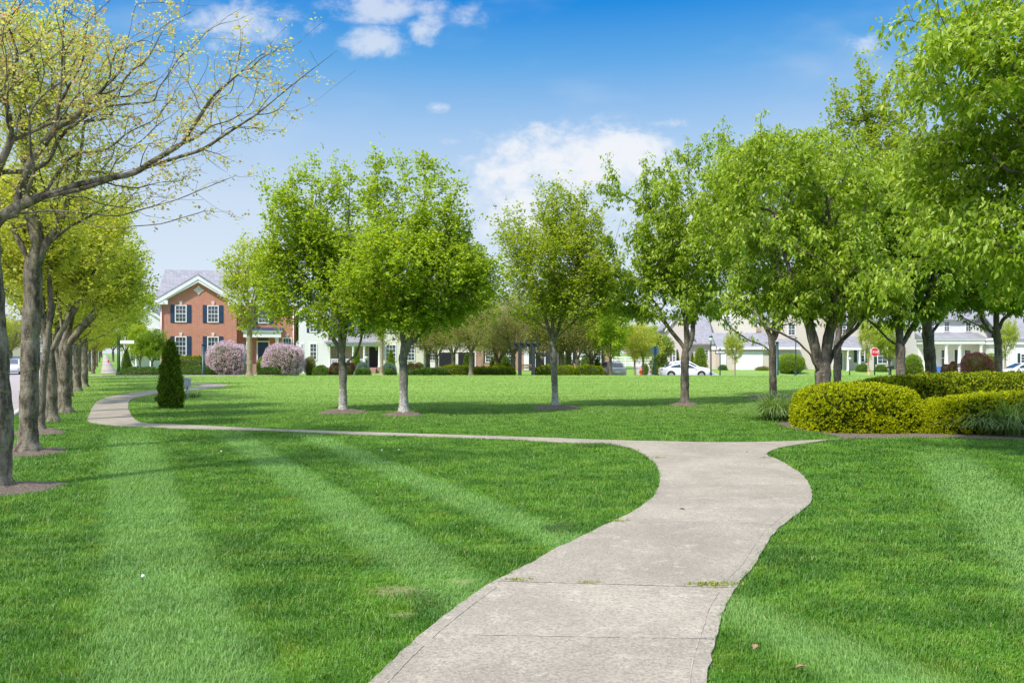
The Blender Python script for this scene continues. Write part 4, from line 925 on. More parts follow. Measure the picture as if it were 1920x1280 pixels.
def gable(par, x0, x1, y0, y1, z0, zr, mat, over=.35, th=.16, trim='white_paint', name='roof', ridge='y'):
    """two-slope roof; ridge along y or x"""
    b = MB()
    if ridge == 'y':
        xm = (x0 + x1) / 2; k = (zr - z0) / (xm - x0); zo = z0 - over * k
        b.prism([(x0 - over, zo), (xm, zr), (x1 + over, zo), (x1 + over, zo + th), (xm, zr + th), (x0 - over, zo + th)], y0 - over, y1 + over)
    else:
        ym = (y0 + y1) / 2; k = (zr - z0) / (ym - y0); zo = z0 - over * k
        b.prismx([(y0 - over, zo), (ym, zr), (y1 + over, zo), (y1 + over, zo + th), (ym, zr + th), (y0 - over, zo + th)], x0 - over, x1 + over)
    return b.build(name, mat, par)
def rake(par, x0, x1, y, z0, zr, over=.35, w_=.32, name='rake_board', mat='white_paint'):
    xm = (x0 + x1) / 2; k = (zr - z0) / (xm - x0); zo = z0 - over * k
    MB().prism([(x0 - over, zo - .02), (x0 - over, zo - w_), (xm, zr - w_), (x1 + over, zo - w_), (x1 + over, zo - .02), (xm, zr - .02)], y - over - .06, y - over + .0).build(name, mat, par)
    MB().prism([(x0 - .02, z0 - w_ - .1), (xm, zr - w_ * 1.5 - .1), (x1 + .02, z0 - w_ - .1), (x1 + .02, z0 - .05), (xm, zr - .05), (x0 - .02, z0 - .05)], y - over + .003, y - .003).build('soffit', mat, par)
def gabwall(par, x0, x1, y0, y1, z0, zr, mat, base_=-.8):
    MB().prism([(x0, base_), (x1, base_), (x1, z0), ((x0 + x1) / 2, zr), (x0, z0)], y0, y1).build('wall', mat, par)
def column(par, x, y, z0, z1, r_=.16, mat='white_paint'):
    MB().lathe([(r_ * 1.35, z0), (r_ * 1.35, z0 + .12), (r_ * 1.02, z0 + .2), (r_, z0 + (z1 - z0) * .4), (r_ * .85, z1 - .2), (r_ * 1.2, z1 - .1), (r_ * 1.25, z1)], x, y, 14).build('column', mat, par)
def door(par, x, z, w_, h_, y, mat='navy_paint'):
    MB().box(x - w_ / 2 - .12, x - w_ / 2, y - .06, y - .003, z, z + h_ + .12).box(x + w_ / 2, x + w_ / 2 + .12, y - .06, y - .003, z, z + h_ + .12).box(x - w_ / 2, x + w_ / 2, y - .06, y - .003, z + h_, z + h_ + .12).build('door_frame', 'white_paint', par)
    b = MB().box(x - w_ / 2, x + w_ / 2, y - .035, y - .003, z, z + h_)
    for (a, c) in ((.12, .42), (.47, .72), (.77, .94)):
        for s in (-1, 1): b.box(x + s * w_ * .24 - w_ * .17, x + s * w_ * .24 + w_ * .17, y - .05, y - .035, z + h_ * a, z + h_ * c)
    d = b.build('door', mat, par)
    MB().box(x + w_ * .38, x + w_ * .43, y - .11, y - .035, z + h_ * .46, z + h_ * .5).build('handle', 'grey_metal', d)
def steps(par, x0, x1, y0, z1, n=4, mat='brown_brick', run=.3):
    b = MB()
    for i in range(n): b.box(x0 - .003 * i, x1 + .003 * i, y0 - run * (i + 1), y0 - run * i - (.0 if i == 0 else .0), -.3, z1 * (n - i) / (n + 0.0))
    b.build('steps', mat, par)

# brick house
yh = 76; x = X(300, yh); z = ghf(x, yh)
hb = thing('brick_house', 'two storey red brick house with white pediment and navy shutters', 'house', (x, yh, z), R(14))
K = 1.05
gabwall(hb, 0, 6.9, 0, 8, 7.15, 9.35, 'red_brick')
MB().box(6.9, 12.3, 1.2, 9, -.8, 7.15).build('wall', 'red_brick', hb)
gable(hb, -.1, 12.4, 1.2, 11.0, 7.2, 10.4, 'shingle', .45, ridge='x')
gable(hb, 0, 6.9, 0, 6.0, 7.18, 9.42, 'shingle', .4)
rake(hb, 0, 6.9, 0, 7.18, 9.42, .4, .36)
MB().box(-.42, .75, -.42, .0, 6.62, 7.02).build('cornice', 'white_paint', hb)
MB().box(6.15, 7.32, -.42, .0, 6.62, 7.02).build('cornice', 'white_paint', hb)
MB().box(7.33, 12.6, .72, 1.197, 6.72, 7.05).build('cornice', 'white_paint', hb)
for xx_ in (1.85, 4.75):
    window(hb, xx_, 4.95, 1.05, 1.65, 0, 3, 2, True, 'navy_paint', True); window(hb, xx_, 1.75, 1.05, 1.85, 0, 3, 2, True, 'navy_paint', True)
window(hb, 9.35, 4.95, 1.05, 1.65, 1.2, 3, 2, True, 'navy_paint', True); window(hb, 11.6, 1.75, .9, 1.8, 1.2, 3, 2, True, None, True)
MB().prism([(3.45 + .5 * math.cos(a) * (1.0 if k % 2 == 0 else .62), 8.05 + .46 * math.sin(a) * (1.0 if k % 2 == 0 else .62)) for k, a in enumerate(np.arange(0, 2 * math.pi, math.pi / 4))], -.06, -.003).build('medallion', 'stone_trim', hb)
for xx_, yy2 in ((.12, -.1), (12.2, 1.1)): MB().lathe([(.05, -.6), (.05, 6.6)], xx_, yy2, 8).build('downspout', 'white_paint', hb)
MB().box(7.6, 11.0, -.2, 1.2, -.8, .95).build('porch_base', 'brown_brick', hb)
MB().box(7.55, 11.05, -.35, 1.197, 3.55, 4.1).box(7.42, 11.18, -.48, 1.197, 4.1, 4.22).build('porch_beam', 'white_paint', hb)
MB().prismx([(-.52, 4.223), (1.19, 4.55), (1.19, 4.223)], 7.4, 11.2).build('porch_roof', 'navy_paint', hb)
for xx_ in (7.95, 10.65): column(hb, xx_, 0, .95, 3.55, .17); MB().box(xx_ - .15, xx_ + .15, 1.05, 1.197, .95, 3.55).build('pilaster', 'white_paint', hb)
door(hb, 9.3, .95, 1.0, 2.15, 1.2)
MB().box(8.8, 9.8, 1.15, 1.195, 3.25, 3.5).build('transom', 'glass', hb)
steps(hb, 8.6, 10.0, -.2, .95, 5)

# cream house with porch
yc = 80; x = X(560, yc); z = ghf(x, yc)
hc = thing('cream_house', 'cream sided house with white porch railing and dark front door', 'house', (x, yc, z), R(4))
gabwall(hc, 0, 2.9, 0, 7, 6.2, 7.6, 'siding_white'); gable(hc, 0, 2.9, 0, 7, 6.2, 7.6, 'shingle', .3); rake(hc, 0, 2.9, 0, 6.2, 7.6, .3, .25)
MB().box(2.9, 8.2, 1.9, 8, -.8, 6.2).build('wall', 'siding_cream', hc); MB().box(8.2, 12.4, 0.6, 8, -.8, 6.2).build('wall', 'siding_cream', hc)
gable(hc, 2.9, 12.4, 1.0, 8, 6.2, 8.6, 'shingle', .35, ridge='x')
MB().prismx([(-.4, 3.0), (1.897, 3.9), (1.897, 4.02), (-.4, 3.12)], 2.6, 8.2).build('porch_roof', 'shingle', hc)
MB().box(2.9, 8.2, -.2, .1, 2.72, 3.0).build('porch_beam', 'white_paint', hc); MB().box(2.9, 8.2, -.2, 1.897, -.8, .55).build('porch_base', 'brown_brick', hc)
for xx_ in (3.05, 5.4, 6.5, 8.0): column(hc, xx_, -.05, .55, 2.72, .12)
b = MB().box(3.15, 6.4, -.1, -.02, 1.35, 1.43).box(3.15, 6.4, -.1, -.02, .68, .74)
for k in range(22): b.box(3.22 + k * .145, 3.28 + k * .145, -.09, -.03, .74, 1.35)
b.build('railing', 'white_paint', hc)
window(hc, 1.45, 1.3, .75, 1.7, 0, 2, 2, True, None); window(hc, .35, 1.9, .28, 1.1, 0, 1, 1, True, None); window(hc, 1.45, 4.1, .75, 1.4, 0, 2, 2, True, 'navy_paint', False, .25)
window(hc, 3.9, 1.1, .9, 1.6, 1.9, 3, 2); window(hc, 9.1, 1.2, 1.1, 1.7, .6, 3, 2); window(hc, 11.0, 1.2, 1.1, 1.6, .6, 3, 2, True, None)
for xx_ in (4.2, 6.6, 9.1, 11.0): window(hc, xx_, 4.1, .9, 1.4, 1.9 if xx_ < 8 else .6, 3, 2, True, 'navy_paint', False, .3)
door(hc, 7.25, .55, .95, 2.1, 1.9, 'black_paint'); steps(hc, 6.8, 7.7, -.2, .55, 3)

# cream garage house
yg = 96; x = X(762, yg); z = ghf(x, yg)
hg = thing('garage_house', 'low white sided house with dark garage openings behind the olive trees', 'house', (x, yg, z), R(2))
MB().box(0, 8.5, 0, 8, -.8, 5.6).build('wall', 'siding_white', hg); gable(hg, 0, 8.5, 0, 8, 5.6, 8.0, 'shingle', .35, ridge='x')
for xx_ in (1.2, 3.1): window(hg, xx_, 1.1, 1.0, 1.5, 0, 2, 2)
for xx_ in (4.9, 7.2):
    MB().box(xx_ - 1.0, xx_ + 1.0, -.05, -.003, -.3, 2.1).build('garage_door', 'black_paint', hg)
    MB().box(xx_ - 1.12, xx_ - 1.0, -.08, -.003, -.3, 2.2).box(xx_ + 1.0, xx_ + 1.12, -.08, -.003, -.3, 2.2).box(xx_ - 1.0, xx_ + 1.0, -.08, -.003, 2.1, 2.2).build('garage_frame', 'white_paint', hg)
for xx_ in (1.4, 4.2, 7.0): window(hg, xx_, 3.4, .9, 1.3, 0, 2, 2, True, 'black_paint', False, .3)

# brick terrace
yt = 92; x = X(893, yt); z = ghf(x, yt)
ht = thing('brick_terrace', 'brown brick terrace with dark shutters and white doors behind the pergola', 'house', (x, yt, z), R(0))
MB().box(0, 15.4, 0, 8, -.8, 6.0).build('wall', 'brown_brick', ht); gable(ht, 0, 15.4, 0, 8, 6.0, 8.6, 'shingle_dark', .35, ridge='x')
MB().box(-.3, 15.7, -.35, -.003, 5.72, 5.98).build('cornice', 'white_paint', ht)
for xx_ in (1.5, 3.9, 9.3, 11.6, 14.2): window(ht, xx_, 3.7, .95, 1.45, 0, 3, 2, True, 'black_paint', False, .34)
for xx_ in (1.5, 3.6, 10.6, 13.9): window(ht, xx_, .9, .95, 1.55, 0, 3, 2, True, 'black_paint', False, .34)
MB().box(6.0, 8.6, -.9, -.003, -.6, 5.2).build('bay', 'dark_timber', ht)
for xx_ in (5.75, 8.85): MB().box(xx_ - .28, xx_ + .28, -1.0, -.003, -.6, 5.0).build('pilaster', 'white_paint', ht)
b = MB()
for k in range(9): b.box(9.0 + .35, 10.0, -.12, -.003, .2 + k * .24, .32 + k * .24)
b.build('louvre', 'white_paint', ht)
door(ht, 12.3, .1, 1.0, 2.2, 0, 'white_paint'); door(ht, 7.3, 0, 1.0, 2.1, -.9, 'black_paint')

# beige gable house + garage wing
y3 = 94; x = X(1250, y3); z = ghf(x, y3)
h3 = thing('beige_house', 'beige sided house with grey roof and white garage door', 'house', (x, y3, z), R(-4))
gabwall(h3, 0, 2.6, 0, 9, 4.9, 6.6, 'siding_beige'); MB().box(2.6, 6.2, .8, 9, -.8, 3.2).build('wall', 'siding_beige', h3)
gable(h3, 0, 2.6, 0, 9, 4.9, 6.6, 'shingle', .25); rake(h3, 0, 2.6, 0, 4.9, 6.6, .25, .25)
MB().prismx([(.3, 2.85), (5.5, 6.8), (5.5, 6.95), (.3, 3.0)], 2.5, 5.6).build('roof', 'shingle', h3)
gabwall(h3, 4.4, 11.6, 5.5, 11, 5.6, 9.2, 'siding_cream'); rake(h3, 4.4, 11.6, 5.5, 5.6, 9.2, .3, .3)
MB().box(5.8, 14.6, -1.4, 5.4, -.8, 2.55).build('wall', 'siding_beige', h3)
MB().prismx([(-1.8, 2.55), (2.0, 4.3), (5.4, 2.75), (5.4, 2.6), (2, 4.15), (-1.8, 2.4)], 5.5, 14.9).build('roof', 'shingle', h3)
MB().box(5.5, 14.9, -1.85, -1.8, 2.3, 2.58).build('gutter', 'white_paint', h3)
b = MB().box(7.6, 10.6, -1.43, -1.403, -.1, 2.0)
for r_ in range(4):
    for c_ in range(4): b.box(7.68 + c_ * .74, 8.3 + c_ * .74, -1.445, -1.43, -.02 + r_ * .5, .40 + r_ * .5)
b.build('garage_door', 'garage_white', h3)
MB().box(7.45, 7.6, -1.46, -1.403, -.1, 2.12).box(10.6, 10.75, -1.46, -1.403, -.1, 2.12).box(7.6, 10.6, -1.46, -1.403, 2.0, 2.12).build('garage_frame', 'white_paint', h3)
MB().box(5.8, 6.6, -1.5, -1.403, -.4, 2.4).build('pilaster', 'white_paint', h3)
window(h3, .85, .8, .5, 1.5, 0, 2, 2, True, 'green_metal', False, .16); window(h3, 4.6, 1.0, .8, 1.3, .8, 2, 2); window(h3, 8, 5.2, .9, 1.3, 5.5, 2, 2)
# tall beige house
y4 = 92; x = X(1455, y4); z = ghf(x, y4)
h4 = thing('tall_beige_house', 'tall beige house with covered entry and dark green shutters, behind the stop sign', 'house', (x, y4, z), R(-3))
gabwall(h4, 0, 6.4, 1.5, 10, 6.0, 8.6, 'siding_beige'); gable(h4, 0, 6.4, 1.5, 10, 6.0, 8.6, 'shingle', .3); rake(h4, 0, 6.4, 1.5, 6.0, 8.6, .3, .3)
MB().box(6.4, 13.2, .6, 10, -.8, 5.8).build('wall', 'siding_beige', h4); gable(h4, 6.4, 13.2, .6, 10, 5.8, 8.2, 'shingle', .35, ridge='x')
window(h4, 2.2, 4.0, .9, 1.4, 1.5, 2, 2, True, None); window(h4, 4.6, 4.0, .9, 1.4, 1.5, 2, 2, True, None); window(h4, 2.3, .9, .9, 1.5, 1.5, 2, 2)
for xx_ in (7.7, 11.8): window(h4, xx_, 4.0, .95, 1.4, .6, 2, 2, True, 'green_metal', False, .3)
window(h4, 9.8, .9, .9, 1.6, .6, 2, 2, True, 'green_metal', False, .32); window(h4, 12.2, .7, 1.2, 1.8, .6, 2, 2, True, 'green_metal', False, .3)
MB().prismx([(-1.2, 2.55), (.597, 3.9), (.597, 2.55)], 6.5, 9.2).build('porch_roof', 'shingle', h4); MB().box(6.5, 9.2, -1.2, .597, 2.3, 2.547).build('porch_beam', 'white_paint', h4)
for xx_ in (7.75, 9.05): column(h4, xx_, -1.0, -.1, 2.3, .13)
door(h4, 7.2, 0, .95, 2.0, .6, 'green_metal'); MB().box(6.5, 9.2, -1.2, .597, -.8, -.1).build('porch_base', 'brown_brick', h4)
# white colonnade house
y5 = 90; x = X(1735, y5); z = ghf(x, y5)
h5 = thing('porch_house', 'white house with round porch columns behind the burgundy shrubs', 'house', (x, y5, z), R(-3))
MB().box(0, 8.2, 1.8, 10, -.8, 6.0).build('wall', 'siding_white', h5); gable(h5, 0, 8.2, 1.8, 10, 6.0, 8.4, 'shingle', .4, ridge='x')
MB().box(-.2, 6.4, -.3, 1.797, 3.1, 3.55).box(-.35, 6.55, -.45, 1.797, 3.55, 3.7).build('porch_beam', 'white_paint', h5)
MB().prismx([(-.5, 3.703), (1.79, 4.4), (1.79, 3.703)], -.4, 6.6).build('porch_roof', 'shingle', h5); MB().box(-.2, 6.4, -.3, 1.797, -.8, .15).build('porch_base', 'stone_trim', h5)
for xx_ in (.3, 2.3, 3.75, 6.1): column(h5, xx_, 0, .15, 3.1, .2)
for xx_ in (1.1, 2.9, 5.5): window(h5, xx_, .5, .8, 2.0, 1.8, 1, 1, True)
door(h5, 4.4, .15, .7, 2.3, 1.8, 'green_metal')
for xx_ in (1.5, 3.2, 5.6): window(h5, xx_, 4.5, .7, 1.2, 1.8, 2, 2)
# far right white house
y6 = 86; x = X(1885, y6); z = ghf(x, y6)
h6 = thing('white_house', 'white house with flat pilasters cut by the right edge', 'house', (x, y6, z), R(-3))
MB().box(0, 9, 0, 8, -.8, 4.0).build('wall', 'siding_white', h6); MB().box(-.25, 9.2, -.25, 8.2, 3.3, 3.75).box(-.35, 9.3, -.35, 8.3, 3.75, 3.9).build('cornice', 'white_paint', h6)
gable(h6, 0, 9, 0, 8, 4.0, 6.8, 'shingle', .4, ridge='x')
for xx_ in (.15, .75): MB().box(xx_ - .18, xx_ + .18, -.12, -.003, -.3, 3.3).build('pilaster', 'white_paint', h6)
for xx_ in (2.0, 5.0): window(h6, xx_, .3, .9, 2.0, 0, 2, 3, True, 'green_metal', False, .25)
# distant house at the left
y7 = 112; x = X(228, y7); z = ghf(x, y7)
h7 = thing('distant_house', 'distant white house half hidden left of the brick house', 'house', (x, y7, z), R(10))
gabwall(h7, 0, 6.5, 0, 9, 6.2, 8.6, 'siding_white'); gable(h7, 0, 6.5, 0, 9, 6.2, 8.6, 'shingle', .35); rake(h7, 0, 6.5, 0, 6.2, 8.6, .35, .3)
for xx_ in (1.6, 4.7): window(h7, xx_, 4.0, .9, 1.5, 0, 2, 2); window(h7, xx_, .9, .9, 1.5, 0, 2, 2)
MB().box(.2, 6.3, -1.6, -.003, 2.5, 2.8).build('porch_beam', 'white_paint', h7)
for xx_ in (.4, 2.3, 4.2, 6.1): column(h7, xx_, -1.4, -.2, 2.5, .13)
for k, (px, y, lab) in enumerate([(-10, 140, 'distant pale house across the road at the left edge'), (60, 190, 'small distant pale house seen between the street trunks')]):
    x = X(px, y); hh = thing('distant_house', lab, 'house', (x, y, ghf(x, y)), R(30))
    gabwall(hh, 0, 9, 0, 9, 5.5, 8, 'siding_tan'); gable(hh, 0, 9, 0, 9, 5.5, 8, 'shingle', .35)
    for xx_ in (2, 7): window(hh, xx_, 3.4, 1, 1.4, 0, 2, 2); window(hh, xx_, .8, 1, 1.4, 0, 2, 2)

# white rail fence
x0, x1 = X(1148, 112), X(1246, 112); zf = ghf(x0, 112)
fn = thing('rail_fence', 'white four-rail fence beyond the side street', 'fence', (x0, 112, zf))
nb = 4
for k in range(nb + 1):
    q = (x1 - x0) * k / nb; MB().box(q - .07, q + .07, -.07, .07, -.4, 1.5).build('post', 'white_paint', fn)
    if k < nb:
        for r_ in range(4): MB().box(q + .07, q + (x1 - x0) / nb - .07, -.03, .03, .12 + r_ * .36, .32 + r_ * .36).build('rail', 'white_paint', fn)

# ------------------------------------------------------------------ pergola and bench
yp = 61; x = X(987, yp); z = ghf(x, yp)
pg = thing('pergola', 'dark timber pergola with crossed beams behind the lawn', 'pergola', (x, yp, z))
for sx in (-.50, .52):
    for sy in (-.75, .75): MB().box(sx - .13, sx + .13, sy - .13, sy + .13, -.2, 2.25).build('post', 'dark_timber', pg)
for sy in (-.75, .75): MB().prism([(-1.05, 2.32), (-.95, 2.25), (.95, 2.25), (1.05, 2.32), (1.05, 2.50), (-1.05, 2.50)], sy - .08, sy + .08).build('beam', 'dark_timber', pg)
for k in range(5): MB().box(-.97 + k * .46, -.86 + k * .46, -1.15, 1.15, 2.503, 2.72).build('rafter', 'dark_timber', pg)
bn = thing('bench', 'brown slatted bench standing under the pergola', 'bench', (x + .02, yp + .2, z))
b = MB()
for k in range(4): b.box(-.6, .6, -.25 + k * .12, -.15 + k * .12, .42, .46)
b.build('seat', 'brown_wood', bn)
b = MB()
for k in range(3): b.box(-.6, .6, .26, .29, .55 + k * .13, .64 + k * .13)
b.build('backrest', 'brown_wood', bn)
for sx in (-.55, .55):
    MB().box(sx - .03, sx + .03, -.22, -.17, -.05, .42).build('leg', 'dark_timber', bn); MB().box(sx - .03, sx + .03, .21, .26, -.05, .95).build('leg', 'dark_timber', bn)

# ------------------------------------------------------------------ posts, lamps, signs
def lamp_post(px, y, topy, label, globe=True, r_=.055):
    x = X(px, y); z = ghf(x, y); h = Zh(topy, y) - z; t = thing('street_lamp', label, 'lamp', (x, y, z), group='green street lamps')
    hp = h - .55
    MB().lathe([(r_ * 3, -.1), (r_ * 3, .12), (r_ * 2.2, .25), (r_ * 1.8, .6), (r_ * 1.1, .75), (r_, hp * .6), (r_ * .8, hp - .08), (r_ * 1.6, hp)], n=12).build('post', 'green_metal', t)
    MB().lathe([(.09, hp + .003), (.17, hp + .18), (.19, hp + .3), (.13, hp + .42), (.05, hp + .46)], n=12).build('globe', 'globe_glass', t)
    MB().lathe([(.20, hp + .40), (.10, hp + .49), (.03, hp + .56)], n=12).build('cap', 'green_metal', t)
    return t
lamp_post(221, 69.5, 611, 'green street lamp beside the street name sign')
lamp_post(1333, 68, 629, 'green street lamp right of the white sedan')
lamp_post(1492, 84, 632, 'green street lamp before the large round shrub')
lamp_post(687, 66, 663, 'small black lamp post by the cream house steps', r_=.03)
lamp_post(1593, 86, 666, 'slim lamp post at the beige house entry', r_=.025)
lamp_post(1017, 74, 664, 'lamp post before the dark bay of the brick terrace', r_=.03)
lamp_post(263, 79, 660, 'short dark post left of the brick house', r_=.035)
def simple_post(px, y, topy, r_, label, name='post', mat='green_metal', cap=True):
    x = X(px, y); z = ghf(x, y); h = Zh(topy, y) - z; t = thing(name, label, 'post', (x, y, z))
    MB().lathe([(r_ * 1.3, -.1), (r_ * 1.3, .15), (r_, .2), (r_, h - .1)], n=10).build('shaft', mat, t)
    MB().lathe([(r_ * 1.35, h - .097), (r_ * 1.35, h - .04), (r_ * .3, h)], n=10).build('cap', mat, t)
simple_post(381, 61, 644, .10, 'dark green post on the grass before the brick house')
simple_post(1457, 62, 640, .12, 'thick dark green post left of the straight-trunked tree')
simple_post(459, 62, 640, .04, 'thin dark post left of the young yellow green tree')
simple_post(1629, 66, 692, .11, 'short orange-brown wooden stake left of the stop sign', mat='bark_post')
# street name sign
x = X(224, 68.5); z = ghf(x, 68.5)
t = thing('street_sign', 'pale street name blade on a green post at the corner', 'sign', (x, 68.5, z)); zb_ = Zh(644, 68.5) - z
MB().lathe([(.06, -.1), (.05, zb_ + .75), (.02, zb_ + .8)], n=10).build('post', 'green_metal', t)
MB().box(.07, 1.25, -.02, .02, zb_, zb_ + .26).build('blade', 'sign_white', t)
# stop sign
x = X(1640, 72); z = ghf(x, 72)
def text(body, size, loc, mat, parent, name='lettering', ext=.003):
    c = bpy.data.curves.new(name, 'FONT'); c.body = body; c.size = size; c.extrude = ext; c.align_x = 'CENTER'; c.align_y = 'CENTER'
    o = bpy.data.objects.new(name, c); COL.objects.link(o); dg = bpy.context.evaluated_depsgraph_get(); me = bpy.data.meshes.new_from_object(o.evaluated_get(dg)); bpy.data.objects.remove(o)
    me.materials.clear(); me.materials.append(MATS[mat]); q = link(name, me, parent); q.location = loc; q.rotation_euler = (R(90), 0, 0); return q
st = thing('stop_sign', 'red octagonal stop sign on a dark green post by the street', 'sign', (x, 72, z))
zc = Zh(660, 72) - z
MB().box(-.05, .05, -.02, .04, -.1, zc + .3).build('post', 'green_metal', st)
oc = lambda r_: [(r_ * math.cos(R(22.5 + 45 * k)), zc + r_ * math.sin(R(22.5 + 45 * k))) for k in range(8)]
fc = MB().prism(oc(.42), -.045, -.021).build('sign_face', 'sign_white', st)
MB().prism(oc(.385), -.052, -.0455).build('red_panel', 'sign_red', fc)
text('STOP', .30, (0, -.056, zc), 'sign_white', fc)
# one way sign
x = X(1340, 74); z = ghf(x, 74)
t = thing('one_way_sign', 'black and white one way arrow sign between lamp and sapling', 'sign', (x + .5, 74, z))
MB().box(-.05, .05, -.02, .04, -.1, Zh(652, 74) - z).build('post', 'green_metal', t)
z1 = Zh(660, 74) - z
fc = MB().box(-.45, .45, -.05, -.021, z1 - .17, z1 + .17).build('sign_face', 'black_paint', t)
ar = MB().prism([(-.42, z1), (-.27, z1 + .13), (-.27, z1 + .08), (.40, z1 + .08), (.40, z1 - .08), (-.27, z1 - .08), (-.27, z1 - .13)], -.057, -.0505).build('arrow', 'sign_white', fc)
text('ONE WAY', .13, (.05, -.0605, z1), 'black_paint', fc)
t2 = MB().box(-.8, -.42, -.05, -.021, z1 + .22, z1 + .55).build('small_plate', 'sign_white', t)
# back of a stop sign
x = X(1228, 63); z = ghf(x, 63)
t = thing('sign_back', 'dark back of an octagonal sign on its post, left of the white sedan', 'sign', (x, 63, z))
zc = Zh(657, 63) - z; MB().box(-.06, .06, -.05, .03, -.2, zc + .3).build('post', 'green_metal', t)
MB().prism([(.36 * math.cos(R(22.5 + 45 * k)), zc + .36 * math.sin(R(22.5 + 45 * k))) for k in range(8)], .031, .05).build('plate', 'sign_back', t)
# yellow-green warning sign
x = X(1151, 100); z = ghf(x, 100); t = thing('warning_sign', 'fluorescent yellow green warning sign above the silver hatchback', 'sign', (x, 100, z)); zc = Zh(663, 100) - z
MB().box(-.03, .03, -.02, .03, -.1, zc + .3).build('post', 'green_metal', t); MB().prism([(0, zc - .42), (.42, zc), (0, zc + .42), (-.42, zc)], -.04, -.021).build('plate', 'sign_yellow', t)
# utility pedestal on the lawn
x, y = G(351, 748)
t = thing('utility_post', 'small grey utility box on a short post beside the cypress', 'utility box', (x, y, 0))
MB().lathe([(.035, -.05), (.035, .42)], n=10).build('post', 'grey_metal', t)
MB().box(-.10, .10, -.08, .08, .42, .70).prism([(-.12, .703), (.12, .703), (.09, .75), (-.09, .75)], -.10, .10).build('box', 'grey_metal', t)
MB().box(-.075, .075, -.092, -.081, .45, .67).build('door', 'grey_metal', t)
# hydrants
for px, y, lab, s, m_ in ((1202, 78, 'orange fire hydrant between the pale yellow trees', 1.25, 'hydrant_orange'), (203, 150, 'red hydrant standing far up the sidewalk', .9, 'sign_red')):
    x = X(px, y); t = thing('fire_hydrant', lab, 'hydrant', (x, y, ghf(x, y))); t.scale = (s,) * 3
    MB().lathe([(.17, -.05), (.17, .06), (.11, .08), (.11, .5), (.15, .52), (.15, .56), (.12, .62), (.06, .7), (.03, .76)], n=12).build('barrel', m_, t)
    for sx in (-1, 1): MB().box(min(sx * .1, sx * .19), max(sx * .1, sx * .19), -.05, .05, .36, .46).build('nozzle', m_, t)
# blue bin, urn, mailbox
x = X(1761, 78); t = thing('recycling_bin', 'blue bin behind the leaning tall tree trunk', 'bin', (x, 78, ghf(x, 78)))
MB().add([(-.25, -.25, 0), (.25, -.25, 0), (.25, .25, 0), (-.25, .25, 0), (-.32, -.32, 1), (.32, -.32, 1), (.32, .32, 1), (-.32, .32, 1)], [(0, 3, 2, 1), (4, 5, 6, 7), (0, 1, 5, 4), (1, 2, 6, 5), (2, 3, 7, 6), (3, 0, 4, 7)]).build('body', 'blue_plastic', t)
MB().prism([(-.35, 1.003), (.35, 1.003), (.3, 1.08), (-.3, 1.08)], -.35, .35).build('lid', 'blue_plastic', t)
x = X(1797, 74); t = thing('garden_urn', 'white garden urn on a pedestal between the burgundy shrubs', 'urn', (x, 74, ghf(x, 74)))
MB().lathe([(.22, -.1), (.22, .1), (.14, .15), (.12, .55), (.2, .6)], n=14).build('pedestal', 'white_paint', t)
MB().lathe([(.08, .603), (.12, .68), (.26, .85), (.28, 1.0), (.33, 1.04), (.3, 1.06)], n=14).build('bowl', 'white_paint', t)
x = X(1670, 70); t = thing('mailbox', 'black mailbox on a post right of the stop sign', 'mailbox', (x, 70, ghf(x, 70)))
MB().box(-.05, .05, -.05, .05, -.1, 1.05).build('post', 'dark_timber', t); MB().prism([(-.22, 1.053), (.22, 1.053), (.22, 1.2), (.15, 1.28), (-.15, 1.28), (-.22, 1.2)], -.2, .2).build('box', 'black_paint', t)

